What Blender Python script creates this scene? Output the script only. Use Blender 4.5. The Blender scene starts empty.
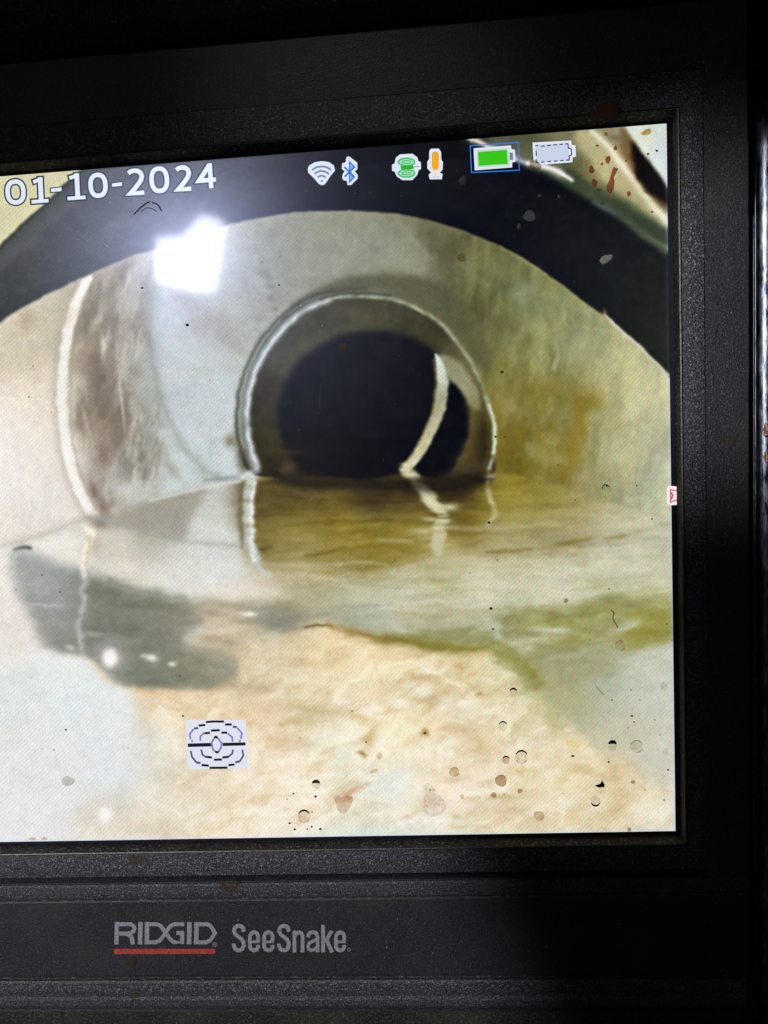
import bpy, bmesh, math, random
import numpy as np
from mathutils import Vector, Euler, Matrix

# ================================================================ camera, world, added spots, exposure
scene = bpy.context.scene
COL = scene.collection
CAM_LOC = Vector((-0.0535761678397761, -0.17973410209347282, 0.1003035699758669))
CAM_ROT = Euler((1.4618305724436274, 0.05329721536892048, 0.06480692329226909), 'XYZ')
FPX, CX, CY = 768.0, 384.0, 512.0
cam_data = bpy.data.cameras.new('camera')
cam_data.sensor_fit = 'VERTICAL'; cam_data.sensor_height = 36.0; cam_data.lens = 27.0
cam_data.clip_start = 0.01; cam_data.clip_end = 50
cam = bpy.data.objects.new('camera', cam_data); cam.location = CAM_LOC; cam.rotation_euler = CAM_ROT
COL.objects.link(cam); scene.camera = cam
CM = CAM_ROT.to_matrix(); CMN = np.array(CM)

world = bpy.data.worlds.new('World'); scene.world = world; world.use_nodes = True
world.node_tree.nodes['Background'].inputs[0].default_value = (0.5, 0.55, 0.7, 1)
world.node_tree.nodes['Background'].inputs[1].default_value = 0.006
scene.view_settings.view_transform = 'Standard'; scene.view_settings.look = 'None'
scene.view_settings.exposure = 0; scene.view_settings.gamma = 1

def ray(px, py):
    return (CM @ Vector(((px-CX)/FPX, -(py-CY)/FPX, -1))).normalized()
def pl(px, py, h=0.0):
    """measured spot of the photograph on the plane h metres in front of the display"""
    d = ray(px, py); t = (-h-CAM_LOC.y)/d.y
    return CAM_LOC+d*t

def lamp(name, target, offset, energy, half_deg, blend, radius=.012, color=(1, 1, 1)):
    L = bpy.data.lights.new(name, 'SPOT'); L.energy = energy; L.spot_size = math.radians(half_deg*2)
    L.spot_blend = blend; L.shadow_soft_size = radius; L.color = color
    o = bpy.data.objects.new(name, L); o.location = target+Vector(offset)
    o.rotation_euler = (target-o.location).to_track_quat('-Z', 'Y').to_euler(); COL.objects.link(o)
    return o
LOWER_E, SIDE_E, TOP_E = 24.0, 15.0, 2.1
lamp('lower_fill_spot', pl(-226, 960, .005), (-.30, -.62, .34), LOWER_E, 11.8, .10, .012, (.96, .96, 1))  # added spot; its cone edge shapes the lit stretch of lower bezel
lamp('side_fill_spot', pl(722, 318, .005), (-.36, -.50, .10), SIDE_E, 4.25, .9, .012, (.96, .97, 1))  # added spot that brightens only the upper right bezel
lamp('top_fill_spot', pl(385, 200, .005), (-.15, -.40, .42), TOP_E, 4.8, 1.0, .012, (.95, .97, 1))  # added spot to lift the top bezel and the marks on the glass

# ================================================================ helpers
def srgb(r, g, b):
    return tuple(((c/255)/12.92 if c/255 <= .04045 else ((c/255+.055)/1.055)**2.4) for c in (r, g, b))
def new_mat(name):
    m = bpy.data.materials.new(name); m.use_nodes = True
    nt = m.node_tree; return m, nt, nt.nodes['Principled BSDF']
def link(nt, a, b): nt.links.new(a, b)
def noise(nt, scale, detail=3, rough=.6, vec=None):
    n = nt.nodes.new('ShaderNodeTexNoise'); n.inputs['Scale'].default_value = scale
    n.inputs['Detail'].default_value = detail; n.inputs['Roughness'].default_value = rough
    if vec is not None: link(nt, vec, n.inputs['Vector'])
    return n
def ramp(nt, src, stops):
    r = nt.nodes.new('ShaderNodeValToRGB'); link(nt, src, r.inputs[0]); e = r.color_ramp.elements
    while len(e) < len(stops): e.new(.5)
    for k, (p, c) in enumerate(stops):
        e[k].position = p; e[k].color = (*c, 1) if len(c) == 3 else c
    return r
def coords(nt, scale=(1, 1, 1)):
    t = nt.nodes.new('ShaderNodeTexCoord'); m = nt.nodes.new('ShaderNodeMapping'); m.inputs['Scale'].default_value = scale
    link(nt, t.outputs['Object'], m.inputs[0]); return m.outputs[0]

def plastic(name, base, rough=.5, bump=.55, grain=2600, fleck=.5, spec=.5, dirt=.0):
    m, nt, b = new_mat(name); v = coords(nt)
    n = noise(nt, grain, 2, .6, v); n2 = noise(nt, 60, 4, .6, v); n3 = noise(nt, grain*1.3, 0, .5, v)
    c = tuple(x for x in base)
    r = ramp(nt, n.outputs['Fac'], [(.34, tuple(x*.62 for x in c)), (.58, c), (.74, tuple(min(1, x*(1+fleck*2.4)) for x in c))])
    r2 = ramp(nt, n3.outputs['Fac'], [(.62, (0, 0, 0)), (.80, (fleck*.16, fleck*.16, fleck*.17))])
    add = nt.nodes.new('ShaderNodeMix'); add.data_type = 'RGBA'; add.blend_type = 'ADD'; add.inputs[0].default_value = 1
    link(nt, r.outputs[0], add.inputs[6]); link(nt, r2.outputs[0], add.inputs[7])
    mx = nt.nodes.new('ShaderNodeMix'); mx.data_type = 'RGBA'
    dr = ramp(nt, n2.outputs['Fac'], [(.45, (0, 0, 0)), (.75, (dirt, dirt, dirt))])
    link(nt, dr.outputs[0], mx.inputs[0]); link(nt, add.outputs[2], mx.inputs[6]); mx.inputs[7].default_value = (.075, .065, .05, 1)
    link(nt, mx.outputs[2], b.inputs['Base Color'])
    b.inputs['Roughness'].default_value = rough; b.inputs['Specular IOR Level'].default_value = spec
    bp = nt.nodes.new('ShaderNodeBump'); bp.inputs['Strength'].default_value = bump; bp.inputs['Distance'].default_value = .0003
    link(nt, n.outputs['Fac'], bp.inputs['Height']); link(nt, bp.outputs[0], b.inputs['Normal'])
    return m

def finish(o, mats, parent=None, label=None, cat=None, kind=None, group=None, smooth=False):
    for m in mats: o.data.materials.append(m)
    COL.objects.link(o)
    if parent is not None: o.parent = parent
    if label: o['label'] = label
    if cat: o['category'] = cat
    if kind: o['kind'] = kind
    if group: o['group'] = group
    if smooth: o.data.polygons.foreach_set('use_smooth', [True]*len(o.data.polygons))
    return o
def mesh_obj(name, verts, faces, mats, parent=None, mi=None, **kw):
    me = bpy.data.meshes.new(name); me.from_pydata([tuple(v) for v in verts], [], faces)
    if mi: me.polygons.foreach_set('material_index', mi)
    me.update(); return finish(bpy.data.objects.new(name, me), mats, parent, **kw)
def empty(name, loc, label, cat, **kw):
    o = bpy.data.objects.new(name, None); o.location = loc; o['label'] = label; o['category'] = cat
    o.empty_display_size = .02
    for k, v in kw.items(): o[k] = v
    COL.objects.link(o); return o
# ---------------------------------------------------------------- the camera feed shown on the display
S = 1.5                                  # canvas samples per unit
X0, Y0, X1, Y1 = -285., 105., 700., 860.
CW, CH = int((X1-X0)*S), int((Y1-Y0)*S)
GX, GY = np.meshgrid(X0+(np.arange(CW)+.5)/S, Y0+(np.arange(CH)+.5)/S)
GX = GX.astype(np.float32); GY = GY.astype(np.float32)
rng = np.random.RandomState(7)

def blur(a, s):
    """separable gaussian, s in feed units"""
    s = s*S
    if s < .3: return a
    r = int(3*s)+1
    k = np.exp(-.5*(np.arange(-r, r+1)/s)**2); k = (k/k.sum()).astype(np.float32)
    for ax in (0, 1):
        pad = [(0, 0)]*a.ndim; pad[ax] = (r, r)
        b = np.pad(a, pad, mode='edge'); o = np.zeros_like(a)
        n = a.shape[ax]
        for i, w in enumerate(k):
            o += w*(b[i:i+n] if ax == 0 else b[:, i:i+n])
        a = o
    return a

def vnoise(cell_x, cell_y=None, ang=0., seed=0):
    """smooth value noise -1..1 with cells of the given size, rotated by ang degrees"""
    cell_y = cell_y or cell_x
    c, s = math.cos(math.radians(ang)), math.sin(math.radians(ang))
    u = ((GX-WX)*c+(GY-WY)*s)/cell_x; v = (-(GX-WX)*s+(GY-WY)*c)/cell_y
    u = u-u.min(); v = v-v.min()
    r = np.random.RandomState(seed+11)
    g = r.uniform(-1, 1, (int(v.max())+3, int(u.max())+3)).astype(np.float32)
    iu = u.astype(np.int32); iv = v.astype(np.int32); fu = u-iu; fv = v-iv
    fu = fu*fu*(3-2*fu); fv = fv*fv*(3-2*fv)
    return ((g[iv, iu]*(1-fu)+g[iv, iu+1]*fu)*(1-fv)+(g[iv+1, iu]*(1-fu)+g[iv+1, iu+1]*fu)*fv)
WX = WY = 0.

def fbm(cx, cy=None, ang=0., seed=0, n=4):
    cy = cy or cx; o = 0.; a = .55
    for i in range(n):
        o = o+a*vnoise(cx, cy, ang, seed+i*7); cx *= .5; cy *= .5; a *= .55
    return o

def field(pts, sig):
    """smooth colour field through scattered (x, y, r, g, b) samples"""
    q = 6
    gx, gy = GX[::q, ::q], GY[::q, ::q]
    w = 0.; o = 0.
    for p in pts:
        sg = p[5] if len(p) > 5 else sig
        k = np.exp(-((gx-p[0])**2+(gy-p[1])**2)/(2*sg*sg))+1e-9/(1+((gx-p[0])**2+(gy-p[1])**2)/1e4)
        w = w+k; o = o+k[..., None]*np.array(p[2:5], np.float32)/255.
    o = (o/w[..., None]).astype(np.float32)
    # bilinear upsample
    fy = np.clip((np.arange(CH))/q, 0, o.shape[0]-1.001); fx = np.clip((np.arange(CW))/q, 0, o.shape[1]-1.001)
    iy = fy.astype(int); ix = fx.astype(int); ty = (fy-iy)[:, None, None].astype(np.float32); tx = (fx-ix)[None, :, None].astype(np.float32)
    a = o[iy][:, ix]*(1-tx)+o[iy][:, ix+1]*tx; b = o[iy+1][:, ix]*(1-tx)+o[iy+1][:, ix+1]*tx
    return a*(1-ty)+b*ty

def spline(pts, closed, n=8):
    P = [np.array(p, float) for p in pts]; m = len(P); out = []
    for i in range(m if closed else m-1):
        if closed: a, b, c, d = P[i-1], P[i], P[(i+1) % m], P[(i+2) % m]
        else: a, b, c, d = P[max(i-1, 0)], P[i], P[i+1], P[min(i+2, m-1)]
        for k in range(n):
            t = k/n
            out.append(.5*((2*b)+(-a+c)*t+(2*a-5*b+4*c-d)*t*t+(-a+3*b-3*c+d)*t**3))
    if not closed: out.append(P[-1])
    return np.array(out)

def mask(pts, soft=1., smooth=True):
    """filled closed shape, edge softened"""
    q = spline(pts, True) if smooth else np.array(pts, float)
    px = (q[:, 0]-X0)*S-.5; py = (q[:, 1]-Y0)*S-.5
    m = np.zeros((CH, CW), np.float32)
    y_lo, y_hi = max(0, int(py.min())-1), min(CH-1, int(py.max())+1)
    nx, ny = np.roll(px, -1), np.roll(py, -1)
    xs = np.arange(CW)
    for y in range(y_lo, y_hi+1):
        for sub in (.25, .75):
            yy = y-.5+sub
            hit = (py <= yy) != (ny <= yy)
            if not hit.any(): continue
            c = np.sort(px[hit]+(yy-py[hit])/(ny[hit]-py[hit])*(nx[hit]-px[hit]))
            for a, b in zip(c[0::2], c[1::2]):
                m[y] += .5*np.clip(np.minimum(xs+.5, b)-np.maximum(xs-.5, a), 0, 1)
    return blur(np.clip(m, 0, 1), soft)

def stroke(pts, w, soft=.7, smooth=True):
    """brush line; pts are (x, y[, width factor[, opacity]])"""
    P = [tuple(p)+(1., 1.)[len(p)-2:] if len(p) < 4 else tuple(p) for p in pts]
    q = spline(P, False) if smooth else np.array(P, float)
    mx = (abs(w)*q[:, 2].max()+soft*4+2)
    m = np.zeros((CH, CW), np.float32)
    for a, b in zip(q[:-1], q[1:]):
        x0 = max(0, int((min(a[0], b[0])-mx-X0)*S)); x1 = min(CW, int((max(a[0], b[0])+mx-X0)*S)+1)
        y0 = max(0, int((min(a[1], b[1])-mx-Y0)*S)); y1 = min(CH, int((max(a[1], b[1])+mx-Y0)*S)+1)
        if x0 >= x1 or y0 >= y1: continue
        gx, gy = GX[y0:y1, x0:x1], GY[y0:y1, x0:x1]
        d = b[:2]-a[:2]; L = float(d@d)+1e-9
        t = np.clip(((gx-a[0])*d[0]+(gy-a[1])*d[1])/L, 0, 1)
        r = np.hypot(gx-a[0]-t*d[0], gy-a[1]-t*d[1]); hw = .5*w*(a[2]+(b[2]-a[2])*t)
        op = a[3]+(b[3]-a[3])*t
        v = op/(1+np.exp(np.clip((r-hw)/(soft*.5+.05), -30, 30)))
        m[y0:y1, x0:x1] = np.maximum(m[y0:y1, x0:x1], v)
    return m

def wavy(m, amp=2.2, seed=0, y0=470., fade=.35):
    """break a mirrored line up the way small ripples do: rows slide sideways and thin out"""
    yy = Y0+(np.arange(CH)+.5)/S; r = np.random.RandomState(seed)
    def n1(cell):
        t = (yy-Y0)/cell; g = r.uniform(-1, 1, int(t.max())+3); i = t.astype(int); f = t-i; f = f*f*(3-2*f); return g[i]*(1-f)+g[i+1]*f
    k = np.clip((yy-y0)/30, .25, 1)
    dx = (n1(9.)*.7+n1(4.)*.3)*amp*k*S; op = np.clip(1+fade*(n1(4.)+n1(2.4)), .15, 1)
    out = np.zeros_like(m); xs = np.arange(CW)
    for y in np.nonzero(m.max(1) > .003)[0]: out[y] = np.interp(xs-dx[y], xs, m[y])*op[y]
    return blur(out, .5)

def feed():
    global WX, WY
    C = np.zeros((CH, CW, 3), np.float32)
    def put(m, col, a=1.):
        if not hasattr(col, 'shape'): col = np.array(col, np.float32)/255.
        C[:] = C*(1-(m*a)[..., None])+col*(m*a)[..., None]
    def spot(x, y, rx, ry, col, a=1., ang=0., p=1.):
        c, s = math.cos(math.radians(ang)), math.sin(math.radians(ang))
        u = ((GX-x)*c+(GY-y)*s)/rx; v = (-(GX-x)*s+(GY-y)*c)/ry
        put(np.exp(-(u*u+v*v)**p), col, a)
    # ---- inside wall of the near pipe
    wall = field([
        (-250,420,214,203,188),(-120,400,218,208,194),(-120,640,222,214,206),(0,345,205,198,180),(30,330,196,189,172),(55,300,190,184,168),(20,400,228,218,204),(45,430,224,214,202),
        (10,480,224,218,212),(50,500,218,211,204),(90,300,150,141,124,15),(100,360,160,148,132,15),(112,300,158,151,136,15),(100,420,160,148,134,15),
        (110,470,158,150,138,14),(130,330,162,156,146,14),(125,400,164,156,146,14),(140,300,170,168,160,14),(150,260,172,172,168,14),(145,350,166,166,160,14),
        (150,400,162,164,158,12),(150,450,170,172,166,12),(130,480,182,182,176,12),(175,300,176,178,176),(180,360,184,191,194),(185,420,190,200,206),(215,450,192,203,208),(215,400,186,196,200),
        (215,340,168,172,168),(250,300,164,168,160),(240,250,172,176,174),(290,240,158,162,150),(310,270,158,162,148),(340,235,146,150,132),(350,265,150,156,140),(390,240,134,138,116),(395,262,146,150,126),
        (430,260,130,132,104),(440,235,116,116,86),(470,270,112,112,76),(480,300,112,112,74),(510,280,128,130,92),(520,320,134,138,102),(500,350,120,122,80),(545,300,138,142,104),(560,350,146,150,112),(590,330,150,154,118),
        (600,380,166,166,130),(630,370,172,172,140),(660,400,186,188,160),(650,440,182,186,162),(660,480,186,190,168),(620,430,170,170,138),(600,440,162,162,126),
        (580,400,150,148,104),(545,385,138,136,88),(520,400,124,118,70),(520,430,126,116,62),(545,430,138,130,74),(560,420,138,132,78),(580,450,146,140,92),(520,460,128,120,62),(560,480,140,132,80),(600,480,168,166,132),(510,475,128,120,60),
    ], 24)
    C[:] = wall*np.array([1., .992, .965], np.float32)
    # lit fan at the crown and the darker olive side right of it
    put(mask([(425,205),(440,262),(455,285),(475,310),(500,350),(520,330),(545,300),(560,270),(500,235)], 8), (98, 100, 62), .5)
    put(mask([(330,225),(380,228),(410,245),(432,268),(420,276),(380,270),(340,272),(310,275),(290,285),(300,250)], 6), (164, 170, 152), .6)
    put(stroke([(398,222),(414,240),(436,264)], 3, 5), (172, 176, 150), .35)
    # broad stains and mottling
    n1 = fbm(34, 60, 8, 1); n2 = fbm(14, 26, 12, 5); n3 = fbm(5, 5, 0, 9, 3)
    right = np.clip((GX-400)/60, 0, 1)*np.clip((530-GY)/30, 0, 1)
    C += (right*(n1*.075+n2*.06))[..., None]*np.array([1, .96, .62], np.float32)
    C += (fbm(7, 26, 6, 15, 3)*.028*(.4+right))[..., None]
    C += (fbm(6, 9, -25, 17, 3)*.012)[..., None]*np.array([1, 1, .9], np.float32)
    put(np.clip(fbm(9, 22, 8, 19, 3)*1.8-.25, 0, 1)*right*np.exp(-((GX-490)/90)**2-((GY-350)/110)**2), (106, 106, 48), .5)
    put(np.clip(fbm(11, 20, 8, 23, 3)*1.8-.3, 0, 1)*right*np.exp(-((GX-570)/70)**2-((GY-380)/90)**2), (176, 182, 152), .5)
    C += (n3*.012)[..., None]
    amber = np.clip(fbm(22, 40, 10, 31)*1.6-.1, 0, 1)*right*np.exp(-((GX-545)/60)**2-((GY-430)/60)**2)
    put(amber, (126, 112, 40), .9)
    put(np.clip(fbm(12, 18, 0, 35)*1.8-.1, 0, 1)*right*np.exp(-((GX-520)/45)**2-((GY-455)/40)**2), (112, 100, 34), .8)
    for x, y, rx, ry, col, a in [(588,402,16,12,(128,116,44),.75),(580,420,7,26,(134,114,38),.75),(572,452,6,26,(134,114,38),.7),(505,462,14,18,(104,90,34),.6),(520,430,12,10,(120,108,44),.6),(530,465,12,8,(114,104,36),.6),(548,386,22,7,(128,120,52),.5),(563,475,5,18,(128,108,34),.5),(540,400,18,9,(122,116,52),.45),(503,440,10,40,(112,98,40),.45),
            (556,400,20,14,(128,122,56),.4),(520,295,12,16,(156,162,136),.45),(535,290,5,14,(160,166,142),.3),(548,440,10,8,(166,162,112),.4),(533,452,12,8,(164,162,118),.35),(555,460,14,6,(168,166,124),.35),(585,345,18,25,(160,164,128),.3),
            (462,300,6,30,(98,96,60),.5),(440,262,12,10,(104,104,74),.35),(520,375,9,14,(112,108,60),.35),(615,455,20,14,(186,188,160),.35),(640,395,10,26,(190,186,158),.3)]:
        spot(x, y, rx, ry, col, a)
    C *= (1-.08*np.clip((GX-215)/40, 0, 1)*np.clip((470-GX)/40, 0, 1)*np.clip((345-GY)/50, 0, 1))[..., None]
    C += (fbm(16, 16, 0, 45, 3)*.022*np.clip((GX-150)/40, 0, 1)*np.clip((470-GX)/40, 0, 1))[..., None]
    # left stain field
    lm = mask([(86,282),(120,262),(150,262),(146,320),(150,370),(160,420),(168,470),(120,500),(100,510),(84,470),(72,400),(72,330)], 5)
    st = np.clip(fbm(14, 34, 12, 41)*1.7+.22, 0, 1)
    put(lm*st, (124, 116, 98), .68)
    st2 = np.clip(fbm(9, 30, 10, 52)*2-.35, 0, 1)
    put(lm*st2, (196, 192, 184), .55)
    for x, y, rx, ry, col, a, an in [(98,372,13,26,(124,110,94),.6,0),(105,405,14,24,(126,112,96),.6,0),(92,330,10,14,(134,120,98),.5,0),(104,455,8,12,(122,102,80),.55,0),(94,492,5,13,(112,88,64),.7,-25),(88,420,6,20,(138,120,96),.5,-8),
            (118,330,10,16,(146,134,120),.4,0),(103,346,3,12,(206,202,192),.8,0),(82,385,5,14,(190,180,166),.6,-25),(96,322,4,14,(186,180,166),.6,25),(122,400,1.6,36,(196,192,186),.6,-6),(87,425,2,30,(188,180,168),.5,-18),(124,490,16,12,(196,196,190),.85,0),(118,470,10,8,(178,178,172),.5,0),
            (136,372,9,6,(140,134,112),.5,30),(146,412,14,5,(146,142,122),.4,50),(158,445,16,5,(140,136,118),.4,50),(132,432,7,8,(140,134,120),.4,0),(172,470,16,5,(150,148,132),.5,50),
            (30,318,9,9,(172,158,138),.5,0),(24,325,5,8,(164,150,130),.4,0),(36,356,12,5,(196,188,160),.3,0),(34,368,6,18,(206,190,168),.4,0),
            (212,322,20,12,(146,140,126),.6,20),(232,345,12,18,(152,148,128),.5,-20),(188,300,16,12,(152,148,146),.5,0),(192,330,9,10,(150,142,134),.5,0),(220,345,10,12,(160,154,140),.5,30),(226,365,7,8,(158,156,140),.5,30),(270,282,5,12,(138,138,122),.5,-30),(276,300,5,6,(138,138,122),.5,0),(262,272,6,5,(140,138,126),.4,0),(266,274,7,3,(126,126,112),.6,35),(271,287,5,3,(122,122,106),.6,0),(271,298,3,3,(120,120,104),.7,0),(275,309,3.5,3,(122,122,106),.6,0),(258,318,5,4,(134,134,118),.5,0),
            (205,345,20,30,(176,180,180),.3,0),(165,300,20,30,(160,162,162),.5,0),(170,330,14,30,(176,182,186),.5,0)]:
        spot(x, y, rx, ry, col, a, an)
    bl = mask([(165,285),(200,340),(238,360),(238,478),(228,482),(205,470),(180,436),(164,395),(154,345),(152,305)], 5)
    put(bl, (190, 199, 203), .5)
    put(stroke([(160,262),(151,300),(150,345),(159,392),(176,434),(200,466),(226,482)], 5, 5), (140,142,136), .55)
    # left rim of the near pipe
    put(stroke([(85,276),(67,310),(58,350),(55,400),(59,440),(68,480),(82,510),(90,518)], 6, 4), (176,166,150), .6)
    put(stroke([(88,277),(73,312),(65,350),(62,400),(66,440),(75,480),(88,508),(94,516)], 9.5, 1.4), (233,228,216), .97)
    put(stroke([(95,279),(80,318),(73,352),(70,400),(73,440),(82,478),(95,508)], 2, 2.5), (160,148,128), .6)
    spot(69,318,5,12,(214,196,176),.6,20)
    # black ring between the pipes, with the grey outer lip
    outer_l = [(-290,700),(-180,480),(-90,340),(0,245),(22,223),(45,203),(68,180),(88,163),(118,147),(160,128),(200,100)]
    inner = [(668,376),(640,348),(612,323),(580,299),(545,272),(500,246),(450,226),(400,214),(350,211),(290,214),(230,225),(160,249),(128,258),(87,276),(40,299),(0,323),(-80,390),(-150,480),(-240,700)]
    outer_r = [(430,100),(455,131),(470,139),(500,153),(535,166),(570,183),(604,204),(636,227),(666,249),(720,290),(720,420)]
    sp = lambda q: [tuple(v) for v in spline(q, False, 6)]
    outer_l, outer_r, inner = sp(outer_l), sp(outer_r), sp(inner)
    ann = mask(outer_l+outer_r+inner, .9, smooth=False)
    acol = field([(-200,500,58,58,50),(-60,360,56,57,50),(0,300,57,60,55),(10,320,58,60,52),(50,270,66,68,69),(100,255,80,82,86),(60,235,60,62,62),(100,215,66,67,69),(140,205,70,72,80),(150,235,84,86,94),(140,180,56,58,60),(200,180,68,68,78),(210,215,74,74,84),(250,165,54,55,62),(250,205,60,60,68),(300,190,38,38,44),
        (350,190,24,24,30),(400,190,16,16,22),(460,210,11,12,18),(520,230,10,12,17),(560,250,12,14,16),(600,230,12,15,13),(600,280,16,19,14),(640,300,26,30,18),(655,345,40,42,28),(440,160,14,15,18),(640,260,26,30,24)], 30)
    acol = acol+(.055*np.clip((360-GX)/160, 0, 1))[..., None]*np.array([1, 1, 1.05], np.float32)+(.05*np.exp(-((GX-170)/90)**2-((GY-225)/60)**2))[..., None]*np.array([.9, .95, 1.3], np.float32)  # haze around the mirrored window, painted into the ring colour
    put(ann, acol+(fbm(30, 14, -20, 181, 3)*.012)[..., None])
    # lip bands at the upper left
    put(mask([(-290,720),(-180,500),(-90,362),(0,262),(30,236),(58,212),(84,190),(110,170),(135,150),(170,132),(140,128),(118,147),(88,163),(68,180),(45,203),(22,223),(0,245),(-90,340),(-180,480),(-290,700)], 2.2, False), (88,91,82), .75)
    put(stroke([(-60,340),(0,266),(30,240),(58,214),(84,194),(108,176),(130,158),(150,150)], 10, 4), (104,106,104), .45)
    put(stroke([(0,248),(22,226),(45,206),(68,183),(88,166),(112,152)], 3, 2), (62,66,40), .6)
    put(stroke([(0,240),(22,219),(45,199),(68,176),(84,162)], 2, 1.5), (150,146,96), .5)
    # cream wall beyond, upper left
    cm = mask([(-290,60),(-290,700),(-180,480),(-90,340),(0,245),(22,223),(45,203),(68,180),(88,163),(118,147),(160,128),(200,100),(200,60)], .9, False)
    put(cm, field([(-200,300,210,200,170),(0,200,214,208,166),(30,175,218,214,176),(10,235,194,188,150),(60,185,190,184,144),(90,155,204,200,156)], 30))
    # beyond, upper right
    rm = mask([(430,60),(430,112),(455,131),(470,139),(500,153),(535,166),(570,183),(604,204),(636,227),(666,249),(720,290),(720,60)], 1.2, False)
    put(rm, field([(470,130,40,40,30),(510,135,86,86,66),(540,150,92,92,68),(560,133,120,120,92),(590,140,140,136,106),(600,165,150,140,104),(590,185,120,112,76),(575,170,96,98,70),(620,150,140,128,98),(610,200,86,92,64),(640,215,66,78,56),(660,235,84,100,80),(640,180,90,76,50),(660,160,200,210,196),(640,135,205,214,196),(625,170,150,130,100)], 11))
    put(stroke([(470,139),(500,153),(535,167),(570,184),(604,205),(636,229),(666,252)], 5, 3), (104,116,98), .75)
    put(stroke([(596,202,.5),(604,206),(614,212,.5)], 4, 2.5), (128,146,172), .8)
    put(mask([(560,160),(600,190),(640,216),(668,232),(668,246),(640,232),(600,206),(565,186)], 2.5, False), (58,66,48), .8)
    put(mask([(578,124),(597,138),(620,168),(645,196),(668,216),(668,228),(650,216),(620,196),(600,178),(590,160),(575,140)], 3, False), (186,180,140), .75)
    put(stroke([(592,132,.6),(604,142,.8),(620,162),(640,188),(656,208),(668,222)], 8, 3), (226,222,196), .95)
    put(mask([(618,124),(630,130),(646,152),(668,186),(668,214),(652,200),(636,180),(630,165),(622,150)], 2.5, False), (110,90,58), .8)
    put(mask([(630,140),(640,148),(655,168),(668,184),(668,206),(650,194),(636,178),(634,164)], 2, False), (24,18,14), .95)
    put(mask([(622,120),(628,132),(640,148),(656,170),(668,188),(680,190),(680,110)], 1.6, False), (204,213,202), .98)
    spot(664,150,12,20,(196,206,222),.5); spot(616,138,7,3,(110,104,84),.6)
    put(stroke([(465,138,.5),(478,142),(494,149,.7)], 3.5, 1.6), (235,220,216), .9)
    put(stroke([(494,148,.8),(515,158),(530,165,.8)], 3, 2), (190,190,206), .8)
    put(stroke([(528,163,.5),(548,168),(562,174),(572,180,.5)], 4.5, 1.6), (236,232,240), .95)
    put(stroke([(470,139),(520,152),(560,168)], 14, 6), (120,124,118), .18)
    # bright wet edge of the ring
    put(stroke([(668,375),(640,347),(612,322),(604,315)], 2.4, 1.2), (226,220,206), .9)
    put(stroke([(604,316),(580,300),(545,273),(500,247)], 1.6, 1.5), (150,146,104), .5)
    put(stroke([(230,225),(160,249),(128,258),(87,276),(40,299),(0,323),(-80,390)], 1.8, 1.2), (188,188,184), .5)
    put(stroke([(350,211),(290,214),(230,225)], 1.6, 1.2), (168,170,158), .6)
    spot(604,312,2.4,3,(130,118,90),.6)
    # ---- shadow crescent over the inner mouth, then the mouth
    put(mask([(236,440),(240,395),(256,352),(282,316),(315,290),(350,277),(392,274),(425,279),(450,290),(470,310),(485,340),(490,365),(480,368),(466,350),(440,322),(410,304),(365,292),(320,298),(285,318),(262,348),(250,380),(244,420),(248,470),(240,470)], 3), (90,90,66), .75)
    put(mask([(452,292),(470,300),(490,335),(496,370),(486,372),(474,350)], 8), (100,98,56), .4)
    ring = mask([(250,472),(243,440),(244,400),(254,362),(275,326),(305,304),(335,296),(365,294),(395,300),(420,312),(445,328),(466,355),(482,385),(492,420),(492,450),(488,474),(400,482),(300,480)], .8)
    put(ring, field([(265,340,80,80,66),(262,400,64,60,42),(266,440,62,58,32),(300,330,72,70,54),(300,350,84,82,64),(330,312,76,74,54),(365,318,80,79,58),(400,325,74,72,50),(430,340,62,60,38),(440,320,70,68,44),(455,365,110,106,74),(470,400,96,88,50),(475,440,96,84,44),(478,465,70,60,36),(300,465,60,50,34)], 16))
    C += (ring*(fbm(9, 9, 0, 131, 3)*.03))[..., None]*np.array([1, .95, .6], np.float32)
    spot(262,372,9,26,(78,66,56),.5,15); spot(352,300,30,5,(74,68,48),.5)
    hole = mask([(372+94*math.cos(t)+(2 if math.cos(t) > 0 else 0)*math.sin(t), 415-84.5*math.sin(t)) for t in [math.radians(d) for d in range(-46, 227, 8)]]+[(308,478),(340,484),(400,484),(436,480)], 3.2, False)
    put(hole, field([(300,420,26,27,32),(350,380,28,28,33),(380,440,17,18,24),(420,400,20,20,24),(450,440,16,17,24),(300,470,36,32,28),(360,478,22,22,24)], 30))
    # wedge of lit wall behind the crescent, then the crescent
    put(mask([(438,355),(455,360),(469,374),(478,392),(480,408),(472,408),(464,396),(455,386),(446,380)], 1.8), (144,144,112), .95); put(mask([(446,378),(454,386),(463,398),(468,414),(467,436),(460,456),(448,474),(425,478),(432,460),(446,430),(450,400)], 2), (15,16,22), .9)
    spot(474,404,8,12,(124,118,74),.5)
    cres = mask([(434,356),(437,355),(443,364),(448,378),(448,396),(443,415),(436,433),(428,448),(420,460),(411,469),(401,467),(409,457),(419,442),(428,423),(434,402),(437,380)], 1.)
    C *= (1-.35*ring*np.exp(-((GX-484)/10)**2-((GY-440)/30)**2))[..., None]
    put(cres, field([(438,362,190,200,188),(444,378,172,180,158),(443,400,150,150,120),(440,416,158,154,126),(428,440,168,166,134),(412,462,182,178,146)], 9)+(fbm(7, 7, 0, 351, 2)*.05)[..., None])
    put(stroke([(433,360,.5),(436,380),(434,402),(428,424),(418,444),(404,464,.5)], 1.6, 1.4), (128,118,66), .7)
    # bright rims of the inner mouth
    uneven = np.clip(.86+fbm(9, 9, 0, 301, 2)*.75, .25, 1)
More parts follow.
